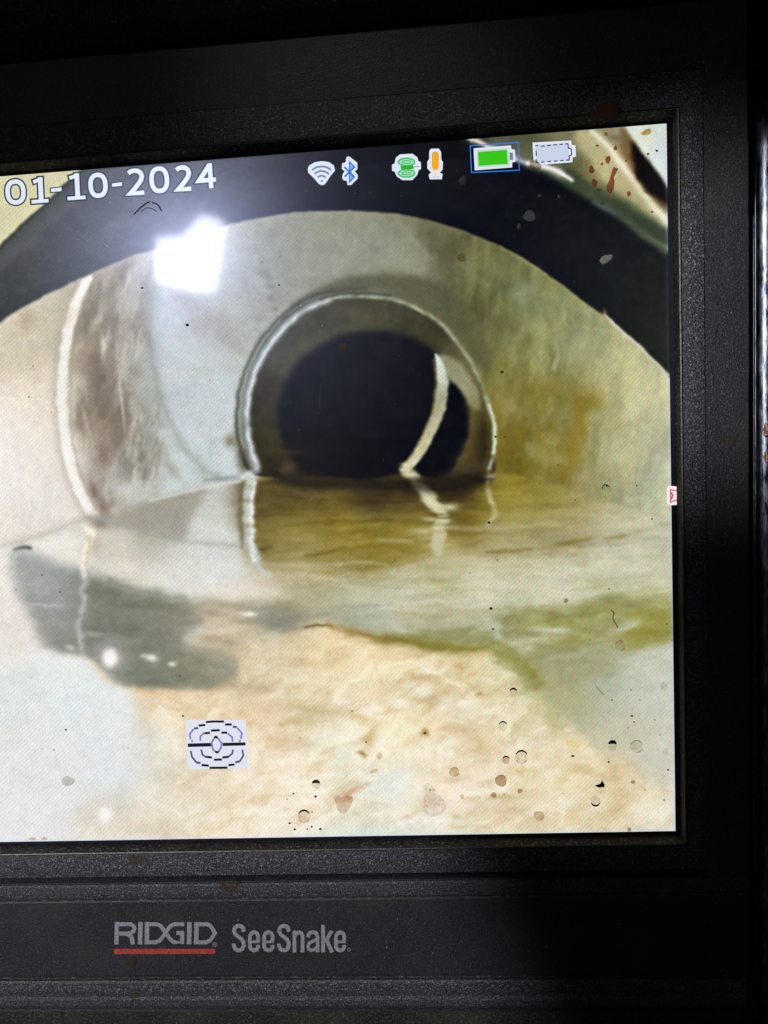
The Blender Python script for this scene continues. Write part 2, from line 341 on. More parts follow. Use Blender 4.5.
    put(stroke([(248,470),(240,448),(237,428),(238,400),(245,372),(258,345),(278,320),(304,300),(335,291),(365,289)], 3.2, 1.6), (78,76,60), .8)
    put(stroke([(256,469,1.1),(249,450,1.1),(245,428,1.1),(245,402,1),(251,376,.9),(263,352,.75),(282,327,.65),(305,308,.5),(330,299,.4),(352,296,.3)], 9.6, 2.), (124,130,124), .95)
    put(stroke([(257,468),(251,450),(248,428),(248,402),(254,376),(266,352),(284,329),(305,311),(330,301,.6)], 3.8, 2.4)*np.clip(uneven+.1, 0, 1), (214,224,230), .92)
    put(stroke([(243,448,.5),(240,425),(241,400),(247,372),(260,346),(280,321)], 1.5, 1.4), (180,184,176), .5)
    put(stroke([(330,299,.8),(345,296.5),(365,296),(390,299),(415,308),(440,324),(462,349),(478,377),(488,405),(493.5,432),(492.5,455),(488,470,1.3)], 3., 1.5)*uneven, (164,172,146), .9)
    put(stroke([(320,300),(340,294),(365,293),(390,295)], 1.5, 1), (60,54,50), .7)
    put(stroke([(490,405,.7),(495.5,432),(494,452)], 2.6, 1), (206,212,196), .8)
    put(stroke([(485,410),(489.5,432),(488,452),(484,468)], 2, 1.6), (96,84,34), .6)
    spot(231,441,6,7,(126,118,90),.75)
    # ---- water surface
    wl = [(-290,640),(-100,580),(0,546),(40,535),(62,527),(85,517),(97,516),(130,506),(170,494),(205,487),(240,480),(300,476),(360,480),(400,474),(440,478),(488,474),(520,476),(560,486),(620,505),(668,521),(700,530)]
    water = mask(wl+[(720,900),(-300,900)], 1.6, False)
    wcol = field([(-200,620,222,216,208),(-100,700,222,220,214),(0,570,226,221,213),(0,620,222,214,208),(0,680,228,227,222),(40,540,226,220,208),(60,560,222,216,202),(110,540,200,194,178),(120,570,208,202,188),(140,515,172,168,154),(170,500,168,166,152),(160,535,172,170,156),(180,560,208,206,196),
        (215,500,190,194,190),(210,540,204,206,202),(220,580,212,212,206),(180,585,210,210,202),(255,600,200,192,174),(260,500,110,98,52),(275,490,92,80,38),(300,490,74,62,34),(280,540,132,120,68),(300,520,134,118,46),(330,500,104,88,34),(350,530,138,120,36),(370,495,60,50,28),(400,495,74,60,30),
        (400,530,136,118,36),(380,555,136,120,44),(340,560,142,128,64),(300,560,160,148,98),(420,550,146,132,66),(450,500,104,88,36),(455,480,34,28,24),(470,520,130,112,44),(440,560,170,162,116),(500,500,142,130,56),(520,520,152,144,84),(550,500,136,126,60),(580,500,154,148,104),(560,530,166,158,118),
        (500,540,170,162,122),(520,575,186,182,150),(450,580,178,174,136),(400,590,184,184,160),(350,590,172,170,138),(350,610,174,176,152),(300,590,178,170,140),(610,520,176,172,140),(650,530,186,186,164),(620,560,190,190,164),(660,580,188,188,158),(560,590,192,192,164),(480,600,196,196,166),(420,605,184,182,150),
        (330,630,172,166,132),(290,630,156,150,128),(250,640,184,172,146),(380,618,176,180,160),(600,610,168,168,120),(660,620,166,164,92)], 17)
    WX = fbm(30, 14, 0, 81)*10; WY = fbm(26, 12, 0, 82)*4
    rip = fbm(60, 5, -2, 61, 4); rip2 = fbm(22, 3.2, -3, 66, 3)
    WX = WY = 0.
    ol = np.exp(-((GX-370)/130)**2-((GY-530)/34)**2)
    wcol = wcol+(ol*np.clip((GY-492)/20, 0, 1))[..., None]*np.array([.035, .035, .02], np.float32)
    wcol = wcol+(rip*.042+rip2*.026)[..., None]*np.array([1, 1, .9], np.float32)*np.clip((GX-230)/30, .25, 1)[..., None]
    wcol = wcol+(.045*np.exp(-((GX-470)/230)**2-((GY-578)/22)**2))[..., None]
    put(water, wcol)
    # shore shading and left reflections
    put(stroke([(0,547),(40,536),(62,528),(88,517),(100,517)], 4, 4), (184,176,162), .8)
    C += (water*fbm(40, 14, 0, 141, 3)*.03*np.clip((GX-200)/60, 0, 1))[..., None]
    put(mask([(98,516),(130,509),(170,497),(205,488),(201,502),(190,522),(182,540),(150,534),(115,526)], 3), (152,146,132), .6)
    put(stroke([(88,518),(115,524),(150,534),(182,541),(236,546)], 3, 3), (158,157,148), .5)
    put(stroke([(150,501,.6),(185,492),(215,486),(240,481)], 2.4, 1.5), (206,208,202), .85)
    put(stroke([(205,481),(222,479),(238,477)], 3, 2), (126,134,134), .6)
    spot(103,508,7,9,(116,92,70),.6,-30); spot(100,524,10,5,(130,112,92),.6,20); spot(96,545,7,12,(186,168,140),.5)
    # grey reflected gap (left)
    gr = mask([(12,549),(24,547),(45,556),(80,569),(110,580),(145,590),(176,596),(205,602),(226,608),(206,622),(196,634),(186,645),(204,650),(232,656),(244,666),(240,680),(215,688),(180,692),(140,690),(112,682),(95,668),(82,656),(55,652),(42,642),(30,615),(20,600),(13,575)], 5.)
    put(gr*np.clip(1.25-(GX-150)/140, .55, 1), field([(30,580,156,158,154),(50,600,152,154,150),(60,640,152,152,144),(20,560,172,176,170),(100,610,126,126,108),(100,650,120,125,114),(150,620,126,126,106),(150,670,128,132,114),(190,620,146,143,126),(200,670,138,138,118),(220,670,140,140,120)], 20))
    gm = gr*(fbm(34, 12, 3, 91)*.04+fbm(8, 8, 0, 93, 2)*.012)
    C += gm[..., None]
    put(stroke([(30,548,1.2),(24,547.5),(14,550,.4)], 2.6, 1.5), (76,80,72), .85)
    put(stroke([(12,556),(16,585),(26,605)], 4, 3), (176,184,176), .5)
    put(stroke([(110,580),(150,592),(185,597)], 4, 3), (116,118,104), .4)
    spot(48,606,18,2.2,(184,186,184),.6,2); spot(70,646,6,3,(196,200,190),.7,20); spot(95,634,14,2,(172,174,160),.5)
    put(mask([(200,602),(240,600),(262,612),(258,640),(250,655),(228,652),(206,644),(200,630)], 6)*np.clip(.55+fbm(22, 7, 5, 95), 0, 1), (196, 180, 152), .8)
    for x, y, rx, ry, col, a, an in [(222,630,22,3,(222,206,184),.6,-5),(214,616,14,3,(168,158,136),.6,0),(232,642,18,3,(158,148,124),.5,3),(216,608,10,3,(206,194,170),.6,0),(245,622,10,3,(160,150,126),.5,0),(206,647,16,3,(196,184,162),.6,4)]:
        spot(x, y, rx, ry, col, a, an)
    put(wavy(stroke([(84,527,.8),(90,533,1.3),(91,541,.6),(87,547),(86,556,.8),(83,566,.8),(84,575,.6)], 6, 1.8), 1.4, 9), (238,230,210), .9)
    put(stroke([(91,536),(89,546),(88,556),(85,566)], 1.6, 1.4), (196,164,120), .6)
    put(wavy(stroke([(84,572,.7),(85,582,1),(82,594,.7),(84,602,1),(81,615,.8),(79,630),(82,645,.8),(84,662,.9)], 5.4, 2.4), 1.4, 9, 470, .3), (184,185,182), .8)
    # orange fringe beneath it
    fr = stroke([(84,664,.4),(98,676,.9),(112,688),(130,695),(160,694,.8),(190,697,.6),(226,694,.9),(250,690,.6)], 9, 4)
    put(fr, (224,186,132), .8); spot(124,692,10,4,(206,156,88),.5,20); spot(160,698,8,1.8,(240,226,206),.8,-15)
    # sand
    sb = mask([(150,700),(200,694),(236,690),(242,660),(238,640),(262,632),(300,632),(322,627),(345,632),(380,641),(430,648),(490,648),(520,668),(545,700),(580,735),(600,760),(720,800),(720,900),(-20,900),(40,850),(140,800),(160,740)], 5, False)
    bot = mask([(-300,700),(0,672),(50,655),(84,660),(100,676),(140,694),(236,692),(240,640),(262,634),(300,632),(322,627),(345,632),(380,641),(430,650),(490,650),(520,668),(560,650),(620,652),(668,640),(720,640),(720,900),(-300,900)], 4, False)
    bcol = field([(-150,760,220,224,222),(0,720,216,222,220),(30,780,222,224,226),(80,720,218,226,226),(100,760,218,224,228),(130,780,214,224,230),(60,820,222,226,230),(10,830,224,226,228),(110,820,216,212,200),(150,800,214,204,186),(160,760,216,212,198),(200,800,216,202,178),(190,715,222,200,166),(240,710,222,200,168),
        (250,680,196,180,148),(250,655,196,184,156),(290,660,212,194,158),(300,690,208,192,156),(260,740,228,208,182),(280,780,230,212,188),(250,820,226,208,184),(320,820,228,210,186),(330,650,222,196,152),(370,655,228,202,156),(360,685,228,208,168),(400,680,222,204,164),(420,660,212,194,148),(450,665,200,184,136),(440,690,212,196,156),
        (320,700,206,190,152),(350,705,208,192,156),(340,740,226,220,196),(370,740,230,218,186),(400,735,234,220,176),(410,750,228,208,168),(440,740,226,206,172),(400,775,214,218,206),(380,790,212,216,202),(430,770,226,206,180),(360,800,216,202,172),(440,800,228,206,182),(350,830,206,220,208),(400,830,208,220,210),(440,825,212,214,200),
        (480,780,226,208,180),(490,720,214,198,162),(500,690,196,190,148),(520,740,216,200,164),(540,720,196,190,150),(550,690,168,166,112),(580,700,176,178,150),(600,680,172,178,156),(560,670,150,152,100),(640,680,190,194,176),(660,700,194,198,182),(620,730,192,192,168),(660,760,200,200,184),(560,770,212,196,156),(540,800,214,200,164),(600,780,212,196,156),
        (600,820,214,200,164),(650,820,212,202,176),(500,820,220,206,176),(540,825,216,204,172),(660,830,206,204,190),(630,800,206,186,146)], 19)
    put(bot, bcol)  # blue-white lower left is room-light haze painted into the feed
    WX = fbm(60, 60, 0, 101)*34; WY = fbm(50, 50, 0, 102)*26
    sn = fbm(46, 17, -12, 111, 4); sn2 = fbm(20, 8, -24, 117, 3); sn3 = fbm(9, 7, -20, 119, 3)
    ridg = 1-np.abs(fbm(64, 26, -16, 121, 2))*3.4; ridg = np.clip(ridg, 0, 1)**2*np.clip(fbm(50, 50, 0, 125, 2)*2+.4, 0, 1)
    WX = WY = 0.
    C += .045*sb[..., None]
    C += (sb*(sn*.11+sn2*.06+sn3*.016))[..., None]*np.array([.80, .95, 1.12], np.float32)
    put(sb*np.clip(fbm(40, 20, -15, 127)*2.2-.45, 0, 1), (238, 232, 212), .5)
    put(sb*ridg, (204, 184, 140), .28)
    put(sb, (228, 209, 176), .2)
    rr = np.random.RandomState(77); acc = [np.zeros((CH, CW), np.float32), np.zeros((CH, CW), np.float32)]
    for k in range(150):
        x, y = rr.uniform(230, 640), rr.uniform(640, 835)
        if y < 655+.0015*(x-360)**2*.5: continue
        L = rr.uniform(10, 38); an = math.radians(-16+rr.normal(0, 16)+(x-400)*.05); cv = rr.uniform(-5, 5)
        p = [(x+t*L*math.cos(an)-4*cv*(t*t-.25)*math.sin(an), y+t*L*math.sin(an)+4*cv*(t*t-.25)*math.cos(an), w, w) for t, w in ((-.5, .3), (-.2, 1.), (.15, 1.), (.5, .3))]
        lite = k % 2; fall = math.exp(-((x-390)/170)**2)
        np.maximum(acc[lite], stroke(p, rr.uniform(2.4, 7.5), rr.uniform(2.5, 5))*((.66 if lite else .42)*(.3+.7*fall)), out=acc[lite])
    put(acc[0]*sb, (190, 160, 116)); put(acc[1]*sb, (250, 242, 224))
    spot(108, 818, 34, 20, (208, 196, 176), .7); spot(150, 826, 40, 10, (210, 196, 172), .5)
    for x, y, rx, ry, col, a, an in [(345,752,12,8,(226,228,206),.7,-20),(322,738,16,6,(228,228,206),.6,-15),(400,731,22,6,(244,234,192),.75,-6),(384,722,14,4,(240,226,190),.5,0),(337,765,8,14,(218,226,206),.6,25),(398,776,24,8,(216,224,216),.7,-10),(378,790,22,7,(214,222,212),.6,-10),
            (452,722,16,5,(236,222,190),.5,10),(376,738,8,12,(238,228,204),.6,0),(424,732,4,4,(150,110,50),.55,0),(362,754,4,4,(160,120,60),.7,0),(370,740,5,12,(196,166,110),.6,10),(362,718,16,5,(206,178,124),.5,20),(355,790,14,3,(196,158,112),.5,-20),(350,795,12,3,(200,160,116),.6,-25),
            (462,667,5,4,(184,146,84),.5,0),(481,694,3,3,(176,142,76),.6,0),(413,676,8,3,(196,160,108),.4,40),(395,660,20,4,(236,212,172),.5,-15),(352,668,24,6,(238,216,178),.5,-20),(330,672,14,6,(232,210,172),.5,-20),(300,658,10,5,(190,170,130),.4,-20),(310,710,22,5,(184,172,122),.5,0),(300,720,10,5,(190,176,128),.4,0),
            (508,798,14,4,(178,168,112),.45,0),(490,798,8,4,(186,166,122),.4,0),(480,745,7,10,(204,176,128),.4,0),(522,772,9,4,(204,178,112),.4,0),(575,745,8,8,(204,178,108),.5,0),(580,770,14,6,(200,174,118),.5,10),(620,800,12,22,(204,172,122),.45,0),(552,722,6,22,(184,168,112),.4,-35),(548,740,8,20,(222,206,172),.4,-35),
            (440,800,40,6,(234,214,196),.35,0),(462,785,20,6,(234,220,198),.4,0),(560,800,30,10,(226,214,186),.35,0),(262,690,16,6,(190,172,138),.5,0),(240,705,14,3,(232,214,184),.5,0),(350,835,60,9,(206,226,222),.5,0),(262,650,20,4,(214,200,174),.5,-8),(470,800,10,3,(196,176,132),.4,0)]:
        spot(x, y, rx, ry, col, a, an)
    # olive band and grey-green slick
    put(mask([(500,606),(540,603),(590,596),(625,592),(668,598),(700,600),(700,650),(668,640),(640,646),(625,648),(612,640),(605,655),(610,672),(580,676),(550,676),(540,690),(528,694),(515,676),(500,664),(486,650),(440,652),(400,646),(372,640),(398,634),(440,628),(474,612)], 5)*np.clip(.78+fbm(30, 9, -3, 151)*.8, 0, 1), (150,150,98), .85)
    put(mask([(560,645),(600,640),(618,650),(612,672),(580,680),(545,690),(530,680),(540,664)], 6), (166,166,132), .7)
    put(mask([(540,690),(570,684),(590,700),(570,716),(548,712)], 7), (176,174,130), .6)
    put(stroke([(348,632,.6),(380,638),(410,641),(440,648),(480,649),(500,655,.6)], 8, 6), (140,130,50), .62)
    put(stroke([(362,634,.5),(395,640),(418,645,.6)], 3, 2.5), (138,112,34), .55)
    put(stroke([(420,646,.6),(450,649),(486,648,.5)], 4, 3), (132,124,36), .5)
    put(stroke([(498,642,.8),(512,655),(528,672,1.2),(536,684,.8)], 9, 5), (146,140,58), .7)
    put(mask([(628,616),(668,606),(700,606),(700,640),(668,636),(650,640),(636,648),(628,640)], 5), (148,144,60), .6)
    spot(556,622,30,10,(146,146,72),.5); spot(575,640,26,8,(150,148,72),.45); spot(600,612,20,8,(150,152,76),.45)
    C += (np.exp(-((GX-570)/110)**2-((GY-630)/40)**2)*fbm(26, 8, -4, 155, 3)*.07)[..., None]
    spot(492,624,14,3.5,(184,190,168),.7,8); spot(553,630,16,3,(196,200,180),.8,8); spot(497,634,6,5,(180,190,176),.7); spot(627,627,12,5,(190,194,172),.7,-25); spot(470,622,14,3,(182,184,156),.5)
    put(stroke([(306,629,.4),(318,627),(332,628,.5)], 2.2, 1.2), (104,88,36), .85)
    put(stroke([(332,628),(352,631),(384,640)], 5, 3), (168,136,76), .6)
    spot(276,622,26,14,(134,136,118),.8,12); spot(240,606,30,5,(152,146,126),.5,5); spot(330,615,40,6,(158,158,134),.5,4); spot(286,606,16,6,(150,146,112),.5); spot(250,613,7,2.2,(226,222,210),.95); spot(215,612,10,5,(168,150,128),.4); spot(212,636,9,3,(176,150,120),.5)
    spot(240,592,38,6,(222,212,190),.6,4); spot(205,630,18,4,(190,182,164),.5,4); spot(270,585,16,4,(202,186,158),.5)
    put(stroke([(380,600,.3),(392,622),(402,630),(418,634,.5)], 4, 3), (190,196,178), .6)
    # ripple lines
    for pts, w, col, a in [([(305,556,.4),(322,553),(345,548,.3)],3,(112,98,38),.7),([(255,548,.5),(262,549),(272,547,.4)],3,(92,84,48),.7),([(340,552,.3),(370,546),(420,548,.4)],5,(132,114,32),.5),([(440,532,.6),(452,534),(468,533,.4)],3.4,(126,108,42),.7),
            ([(488,552,.5),(510,551),(534,549,.4)],4.4,(132,116,56),.65),([(534,550,.3,.4),(560,544,1,.9),(580,540,.6,.8),(600,536,.3,.3)],5,(140,126,70),.55),([(560,545,.3),(575,542),(590,538,.3)],4,(130,112,44),.5),([(600,540,.4,.4),(620,537,1,.9),(645,530,1,.6),(668,524,1,.8)],3.4,(156,150,110),.5),([(605,539,.4),(617,537),(624,536,.4)],3,(136,124,56),.5),
            ([(400,550,.4),(410,552),(425,551,.4)],3,(128,112,46),.6),([(430,577,.4),(445,578),(458,576,.4)],4,(150,142,82),.6),([(400,568,.4),(450,560),(520,566),(600,556,.4)],8,(196,190,160),.4),([(360,566,.3),(372,568),(382,566,.3)],2,(140,122,56),.6),([(340,563,.4),(360,561),(385,564,.4)],1.8,(188,184,158),.6),
            ([(370,574,.4),(420,572),(500,580),(600,574),(668,566)],10,(196,194,170),.4),([(420,600,.3),(480,604),(560,596),(640,588,.4)],9,(202,202,178),.5),([(390,612,.3),(430,616),(470,612,.3)],6,(176,164,118),.5),([(440,620,.4),(460,618),(475,619,.4)],3,(190,194,170),.4),
            ([(380,540,.4),(398,541),(412,541,.3)],3,(180,172,134),.6),([(455,528,.3),(500,528),(560,522,.3)],6,(178,172,138),.4),([(255,562),(300,566),(340,563)],4,(186,178,146),.5),([(250,575),(300,576),(345,580)],5,(196,186,160),.5)]:
        put(stroke(pts, w, 2), col, a)
    # reflections of the rims
    put(stroke([(241,486),(240,510),(242,535),(241,548,.6)], 3.4, 2), (112,110,92), .75)
    put(wavy(stroke([(251,478,.9),(249,498,1.1),(248,515,1),(251,530,1),(250,542,.9),(255,553,.9),(258,563,.8),(262,571,.5),(270,574,.5)], 10, 1.6), 1.6, 3), (186,190,182), .95)
    put(wavy(stroke([(255,482,.8),(252,500),(251,515,1.2),(253,530,.8),(251,541),(256,560,.8)], 3.2, 1.4), 1.6, 3), (222,226,220), .85)
    put(stroke([(244,476,.8),(250,473,1.1),(254,477,.7)], 5, 1.4), (196,202,198), .85)
    put(wavy(stroke([(403,468,.8),(411,476,1),(420,487,1),(429,497,1),(434,504,1.1),(440,510,.8),(441,517,1),(438,525,1.1),(440,532,1),(436,540,1.1),(438,552,.7)], 12, 1.8), 4., 5, 470, .5), (192,188,150), .95)
    put(stroke([(408,474,.6),(424,492),(436,508)], 4, 1.6), (200,198,164), .6)
    spot(449,507,9,4,(200,196,160),.85); spot(424,531,12,3.4,(192,184,144),.75); spot(430,519,10,2.4,(190,184,144),.7); spot(447,527,9,2.4,(188,180,140),.6); spot(432,538,14,2.2,(186,178,138),.6); spot(444,521,8,2,(190,184,150),.7); spot(439,544,8,3,(190,182,150),.5); spot(441,514,6,1.2,(96,80,40),.6)
    put(wavy(stroke([(488,474,.9),(487,484,.8),(490,496,1.1),(494,510,1),(490,520,.8),(487,526,.6)], 4.6, 1.5), 2., 8, 470, .5), (182,176,138), .9)
    spot(490,476,5,1.6,(198,196,170),.7); spot(489,471,5,2,(90,74,44),.8)
    # horizon shade under the mouth
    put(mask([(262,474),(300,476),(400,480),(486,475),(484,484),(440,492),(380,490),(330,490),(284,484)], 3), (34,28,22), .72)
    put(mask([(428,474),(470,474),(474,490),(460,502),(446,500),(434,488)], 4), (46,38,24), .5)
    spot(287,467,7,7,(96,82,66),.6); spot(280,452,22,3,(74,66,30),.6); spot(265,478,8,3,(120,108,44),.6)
    # nothing in the feed is ruler-smooth: shift everything by a little turbulence, more on the water
    wv = np.clip((GY-545)/40, 0, 1)
    ddx = (fbm(26, 9, -3, 401, 3)*(1.4+5.*wv*np.clip((GX-110)/60, .12, 1))+fbm(6, 6, 0, 405, 2)*(.6+.3*wv*np.clip((GX-110)/60, 0, 1)))*S
    ddy = (fbm(24, 12, -3, 411, 3)*(1.0+2.6*wv)+fbm(6, 6, 0, 415, 2)*(.6+.4*wv))*S
    sx = np.clip((GX-X0)*S-.5+ddx, 0, CW-1.01); sy = np.clip((GY-Y0)*S-.5+ddy, 0, CH-1.01)
    i_x = sx.astype(np.int32); i_y = sy.astype(np.int32); t_x = (sx-i_x)[..., None]; t_y = (sy-i_y)[..., None]
    C[:] = (C[i_y, i_x]*(1-t_x)+C[i_y, i_x+1]*t_x)*(1-t_y)+(C[i_y+1, i_x]*(1-t_x)+C[i_y+1, i_x+1]*t_x)*t_y
    # bright blobs with a soft glow, painted into the feed
    for x, y, r in [(110,658,8.5),(105,815,8)]:
        spot(x, y, r*2, r*2, (228,222,222), .45); spot(x, y, r*.9, r*1.05, (250,240,236), 1., 0, 1.6)
    spot(152,658,6,3.5,(214,216,200),.95,12); spot(172,664,4,2.4,(206,208,192),.9); spot(144,656,4,2,(188,190,174),.7)
    # video softness, compression, and the dot structure of the panel
    C += (fbm(11, 8, 0, 161, 3)*.016)[..., None]
    C[:] = blur(C, .5); C += .22*(C-blur(C, 2.5)); C += .18*(C-blur(C, 18))
    L_ = np.clip(C, 0, 1); g_ = L_.mean(2, keepdims=True)
    L_ = g_+(L_-g_)*(.87+.17*np.clip((GX-450)/60, 0, 1)*np.clip((540-GY)/40, 0, 1))[..., None]
    C[:] = np.clip(L_+.5*(L_-.45)*L_*(1-L_)+.022*np.clip((L_-.6)/.25, 0, 1), 0, 1)*np.array([1.004, .999, .992], np.float32)
    hf = fbm(3.2, 3.2, 0, 201, 2); C += (hf*.009)[..., None]
    bk = vnoise(11, 11, 0, 210)*.010+vnoise(4, 4, 0, 211)*.010; C += bk[..., None]
    chroma = fbm(26, 26, 20, 220, 3)
    lum = C.mean(2, keepdims=True)
    C += chroma[..., None]*np.array([.010, -.002, -.014], np.float32)*np.clip(lum*1.6, 0, 1)
    mo = np.sin((GX*.93+GY*.30)*2*math.pi/11.)*np.sin((GX*.2-GY*.9)*2*math.pi/37.+1.)
    mx_ = np.clip((GX-180)/300, .25, 1)
    C += (mo*mx_*.5)[..., None]*np.array([.030, -.030, .012], np.float32)*np.clip(lum*1.5, 0, 1)
    w_ = np.sin((GX*.72+GY*.72)*2*math.pi/3.1)+.6*np.sin((GX*.95-GY*.2)*2*math.pi/2.7)
    C += (w_*(.019+.014*np.clip(fbm(90, 90, 0, 321, 2)+.3, 0, 1)))[..., None]*np.clip(lum*1.4, .1, 1)
    g = rng.normal(0, 1, (CH, CW, 3)).astype(np.float32); g = blur(g, .35)
    C += g*.024*np.clip(lum*1.3, .25, 1)+blur(rng.normal(0, 1, (CH, CW, 1)).astype(np.float32), .45)*.030*np.clip(lum*1.3, .2, 1)
    return np.clip(C, 0, 1)
def display_pixels():
    """feed canvas laid onto the flat display: 8 samples per mm, 217.3 x 163 mm"""
    C = feed()
    PW, PH = 1740, 1304; FW, FH = .163*4/3, .163
    gx = (np.arange(PW)+.5)/PW*FW-FW; gz = (np.arange(PH)+.5)/PH*FH
    X, Z = np.meshgrid(gx, gz)
    v = np.stack([X-CAM_LOC.x, np.full_like(X, -CAM_LOC.y), Z-CAM_LOC.z], -1) @ CMN
    u = CX+FPX*v[..., 0]/-v[..., 2]; w = CY-FPX*v[..., 1]/-v[..., 2]
    fx = np.clip((u-X0)*S-.5, 0, CW-1.01); fy = np.clip((w-Y0)*S-.5, 0, CH-1.01)
    ix = fx.astype(int); iy = fy.astype(int); tx = (fx-ix)[..., None]; ty = (fy-iy)[..., None]
    o = (C[iy, ix]*(1-tx)+C[iy, ix+1]*tx)*(1-ty)+(C[iy+1, ix]*(1-tx)+C[iy+1, ix+1]*tx)*ty
    # panel edge: the outer dots fade to blue-white, then out
    eb = np.exp(-Z/.00035)[..., None]; er = np.exp(X/.00045)[..., None]*(Z < .155)[..., None]
    o = o*(1-.65*eb)+np.array([.80, .86, .97])*.65*eb
    lum = o.mean(2, keepdims=True); o = o*(1-.5*er)+np.array([.74, .80, .95])*.5*er*np.clip(lum*2, 0, 1)+o*0
    px = np.ones((PH, PW, 4), np.float32); px[..., :3] = np.clip(o, 0, 1)
    im = bpy.data.images.new('camera_feed', PW, PH); im.pixels.foreach_set(px.ravel()); im.update(); im.pack()
    return im

# ================================================================ materials
M = {}
GLOW_ROUGH, GLOW_SPEC, COAT_ROUGH = .235, 1.0, .056
M['strip'] = plastic('grained_plastic', (.036, .035, .044), .5, 1., 2600, 1.3, .45, .2)  # grainy; paler base colour also carries the highlight along the rails
M['panel'] = plastic('smooth_grained_plastic', (.021, .0205, .0265), .5, .55, 2700, .45, .4, .2)
M['groove'] = plastic('groove_plastic', (.012, .013, .017), .4, .3, 2300, .3, .5)
M['wall'] = plastic('gasket_rubber', (.009, .007, .004), .8, .6, 1500, .8, .12, .3)
M['lip'] = plastic('worn_lip', (.085, .062, .042), .45, .4, 1500, .3, .5, .5)
M['rough'] = plastic('rough_rubber', (.008, .009, .007), .7, 1., 1800, .35, .3, .3)
M['edge'] = plastic('pale_edge', (.05, .048, .05), .4, .3, 900, .6, .5, .3)  # lighter grey for the thin edge lines and the bead
M['print'] = plastic('grey_print', (.30, .30, .33), .6, .5, 2600, .12, .3)
M['red'] = plastic('red_print', (.42, .055, .045), .6, .5, 2600, .25, .3)
M['gap'] = plastic('black_gap', (.004, .004, .005), .4, .2, 2000, .1)

def screen_mat(name, color=None, image=None, strength=1.0):
    m, nt, b = new_mat(name)
    b.inputs['Base Color'].default_value = (.004, .004, .005, 1)
    b.inputs['Roughness'].default_value = GLOW_ROUGH; b.inputs['Specular IOR Level'].default_value = GLOW_SPEC
    b.inputs['Specular Tint'].default_value = (.58, .68, 1, 1); b.inputs['IOR'].default_value = 2.0
    b.inputs['Coat Weight'].default_value = 1.0; b.inputs['Coat Roughness'].default_value = COAT_ROUGH
    b.inputs['Coat IOR'].default_value = 1.6
    if image:
        t = nt.nodes.new('ShaderNodeTexImage'); t.image = image; t.interpolation = 'Linear'; t.extension = 'EXTEND'
        link(nt, t.outputs[0], b.inputs['Emission Color'])
    elif color: b.inputs['Emission Color'].default_value = (*srgb(*color), 1)
    b.inputs['Emission Strength'].default_value = strength if (image or color) else 0
    return m

def dirt_mat(name, through, diffuse, fac, rough=.6):
    """thin film of dried dirt or water: lets tinted light through, scatters the rest"""
    m, nt, b = new_mat(name)
    b.inputs['Base Color'].default_value = (*diffuse, 1); b.inputs['Roughness'].default_value = rough
    n = noise(nt, 1800, 3, .6, coords(nt)); r = ramp(nt, n.outputs['Fac'], [(.3, tuple(x*.72 for x in through)), (.65, through)])
    t = nt.nodes.new('ShaderNodeBsdfTransparent'); link(nt, r.outputs[0], t.inputs[0])
    mx = nt.nodes.new('ShaderNodeMixShader'); mx.inputs[0].default_value = fac
    link(nt, t.outputs[0], mx.inputs[1]); link(nt, b.outputs[0], mx.inputs[2])
    link(nt, mx.outputs[0], nt.nodes['Material Output'].inputs['Surface']); return m

# ================================================================ the monitor
H0 = .0048                                   # depth of the recess the display sits in
monitor = empty('pipe_inspection_monitor', (-.10, .03, -.05), 'black pipe inspection camera monitor with lit screen, grained plastic bezel and printed lettering', 'monitor')
FWX = .163*4/3
# display glass (feed area + black border), one sheet with the picture on the middle face
B = .0011
def disp(name, x0, x1, z0, z1, y, mat, parent):
    me = bpy.data.meshes.new(name)
    me.from_pydata([(x0, y, z0), (x1, y, z0), (x1, y, z1), (x0, y, z1)], [], [(0, 1, 2, 3)])
    uv = me.uv_layers.new(name='UVMap')
    for l, c in zip(uv.data, ((0, 0), (1, 0), (1, 1), (0, 1))): l.uv = c
    me.update(); return finish(bpy.data.objects.new(name, me), [mat], parent)
M['glass'] = screen_mat('black_border_glass')
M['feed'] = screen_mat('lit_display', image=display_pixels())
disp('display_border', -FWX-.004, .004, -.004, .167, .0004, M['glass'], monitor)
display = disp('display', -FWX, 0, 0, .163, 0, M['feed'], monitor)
display['label'] = 'lit display showing a pipe interior half filled with murky water'

# rings of the bezel: each step gives the outer rectangle (left, right, bottom, top) and the height
def X(px, py, h): return pl(px, py, h).x
def Z(px, py, h): return pl(px, py, h).z
LFT = -FWX
def rect(rx, bz, tz, h, grow=0.): return (LFT-rx-grow, rx, bz, tz, h)
hm = H0
r_in0 = (LFT-.0012, .0012, -.0011, .1636, -.0003)
xr1, zb1, zt1 = X(679.5, 300, hm), Z(250, 850.5, hm), Z(384, 133, hm)
r1 = rect(xr1, zb1, zt1, hm)
r1b = rect(xr1+.00028, zb1-.00022, zt1+.0002, hm+.0001)
xr2, zb2, zt2 = X(706.5, 300, hm+.0012), Z(250, 877, hm+.0006), Z(384, 94, hm+.0006)
r1c = rect(xr1+.0006, zb1-.0005, zt1+.0005, hm-.0001)
r2 = (LFT-xr2, xr2, zb2, zt2, hm-.0003)
r3 = (LFT-xr2-.0003, xr2+.0001, Z(250, 883, hm), zt2+.0004, hm-.0008)
xr4 = X(748, 300, hm); zb4 = Z(250, 898, hm+.001); zt4 = Z(384, 30, hm)
r4 = (LFT-xr4, xr4, zb4, zt4, hm-.0002)
r5 = (LFT-xr4-.0006, xr4+.0006, zb4-.0004, zt4+.001, hm-.0012)
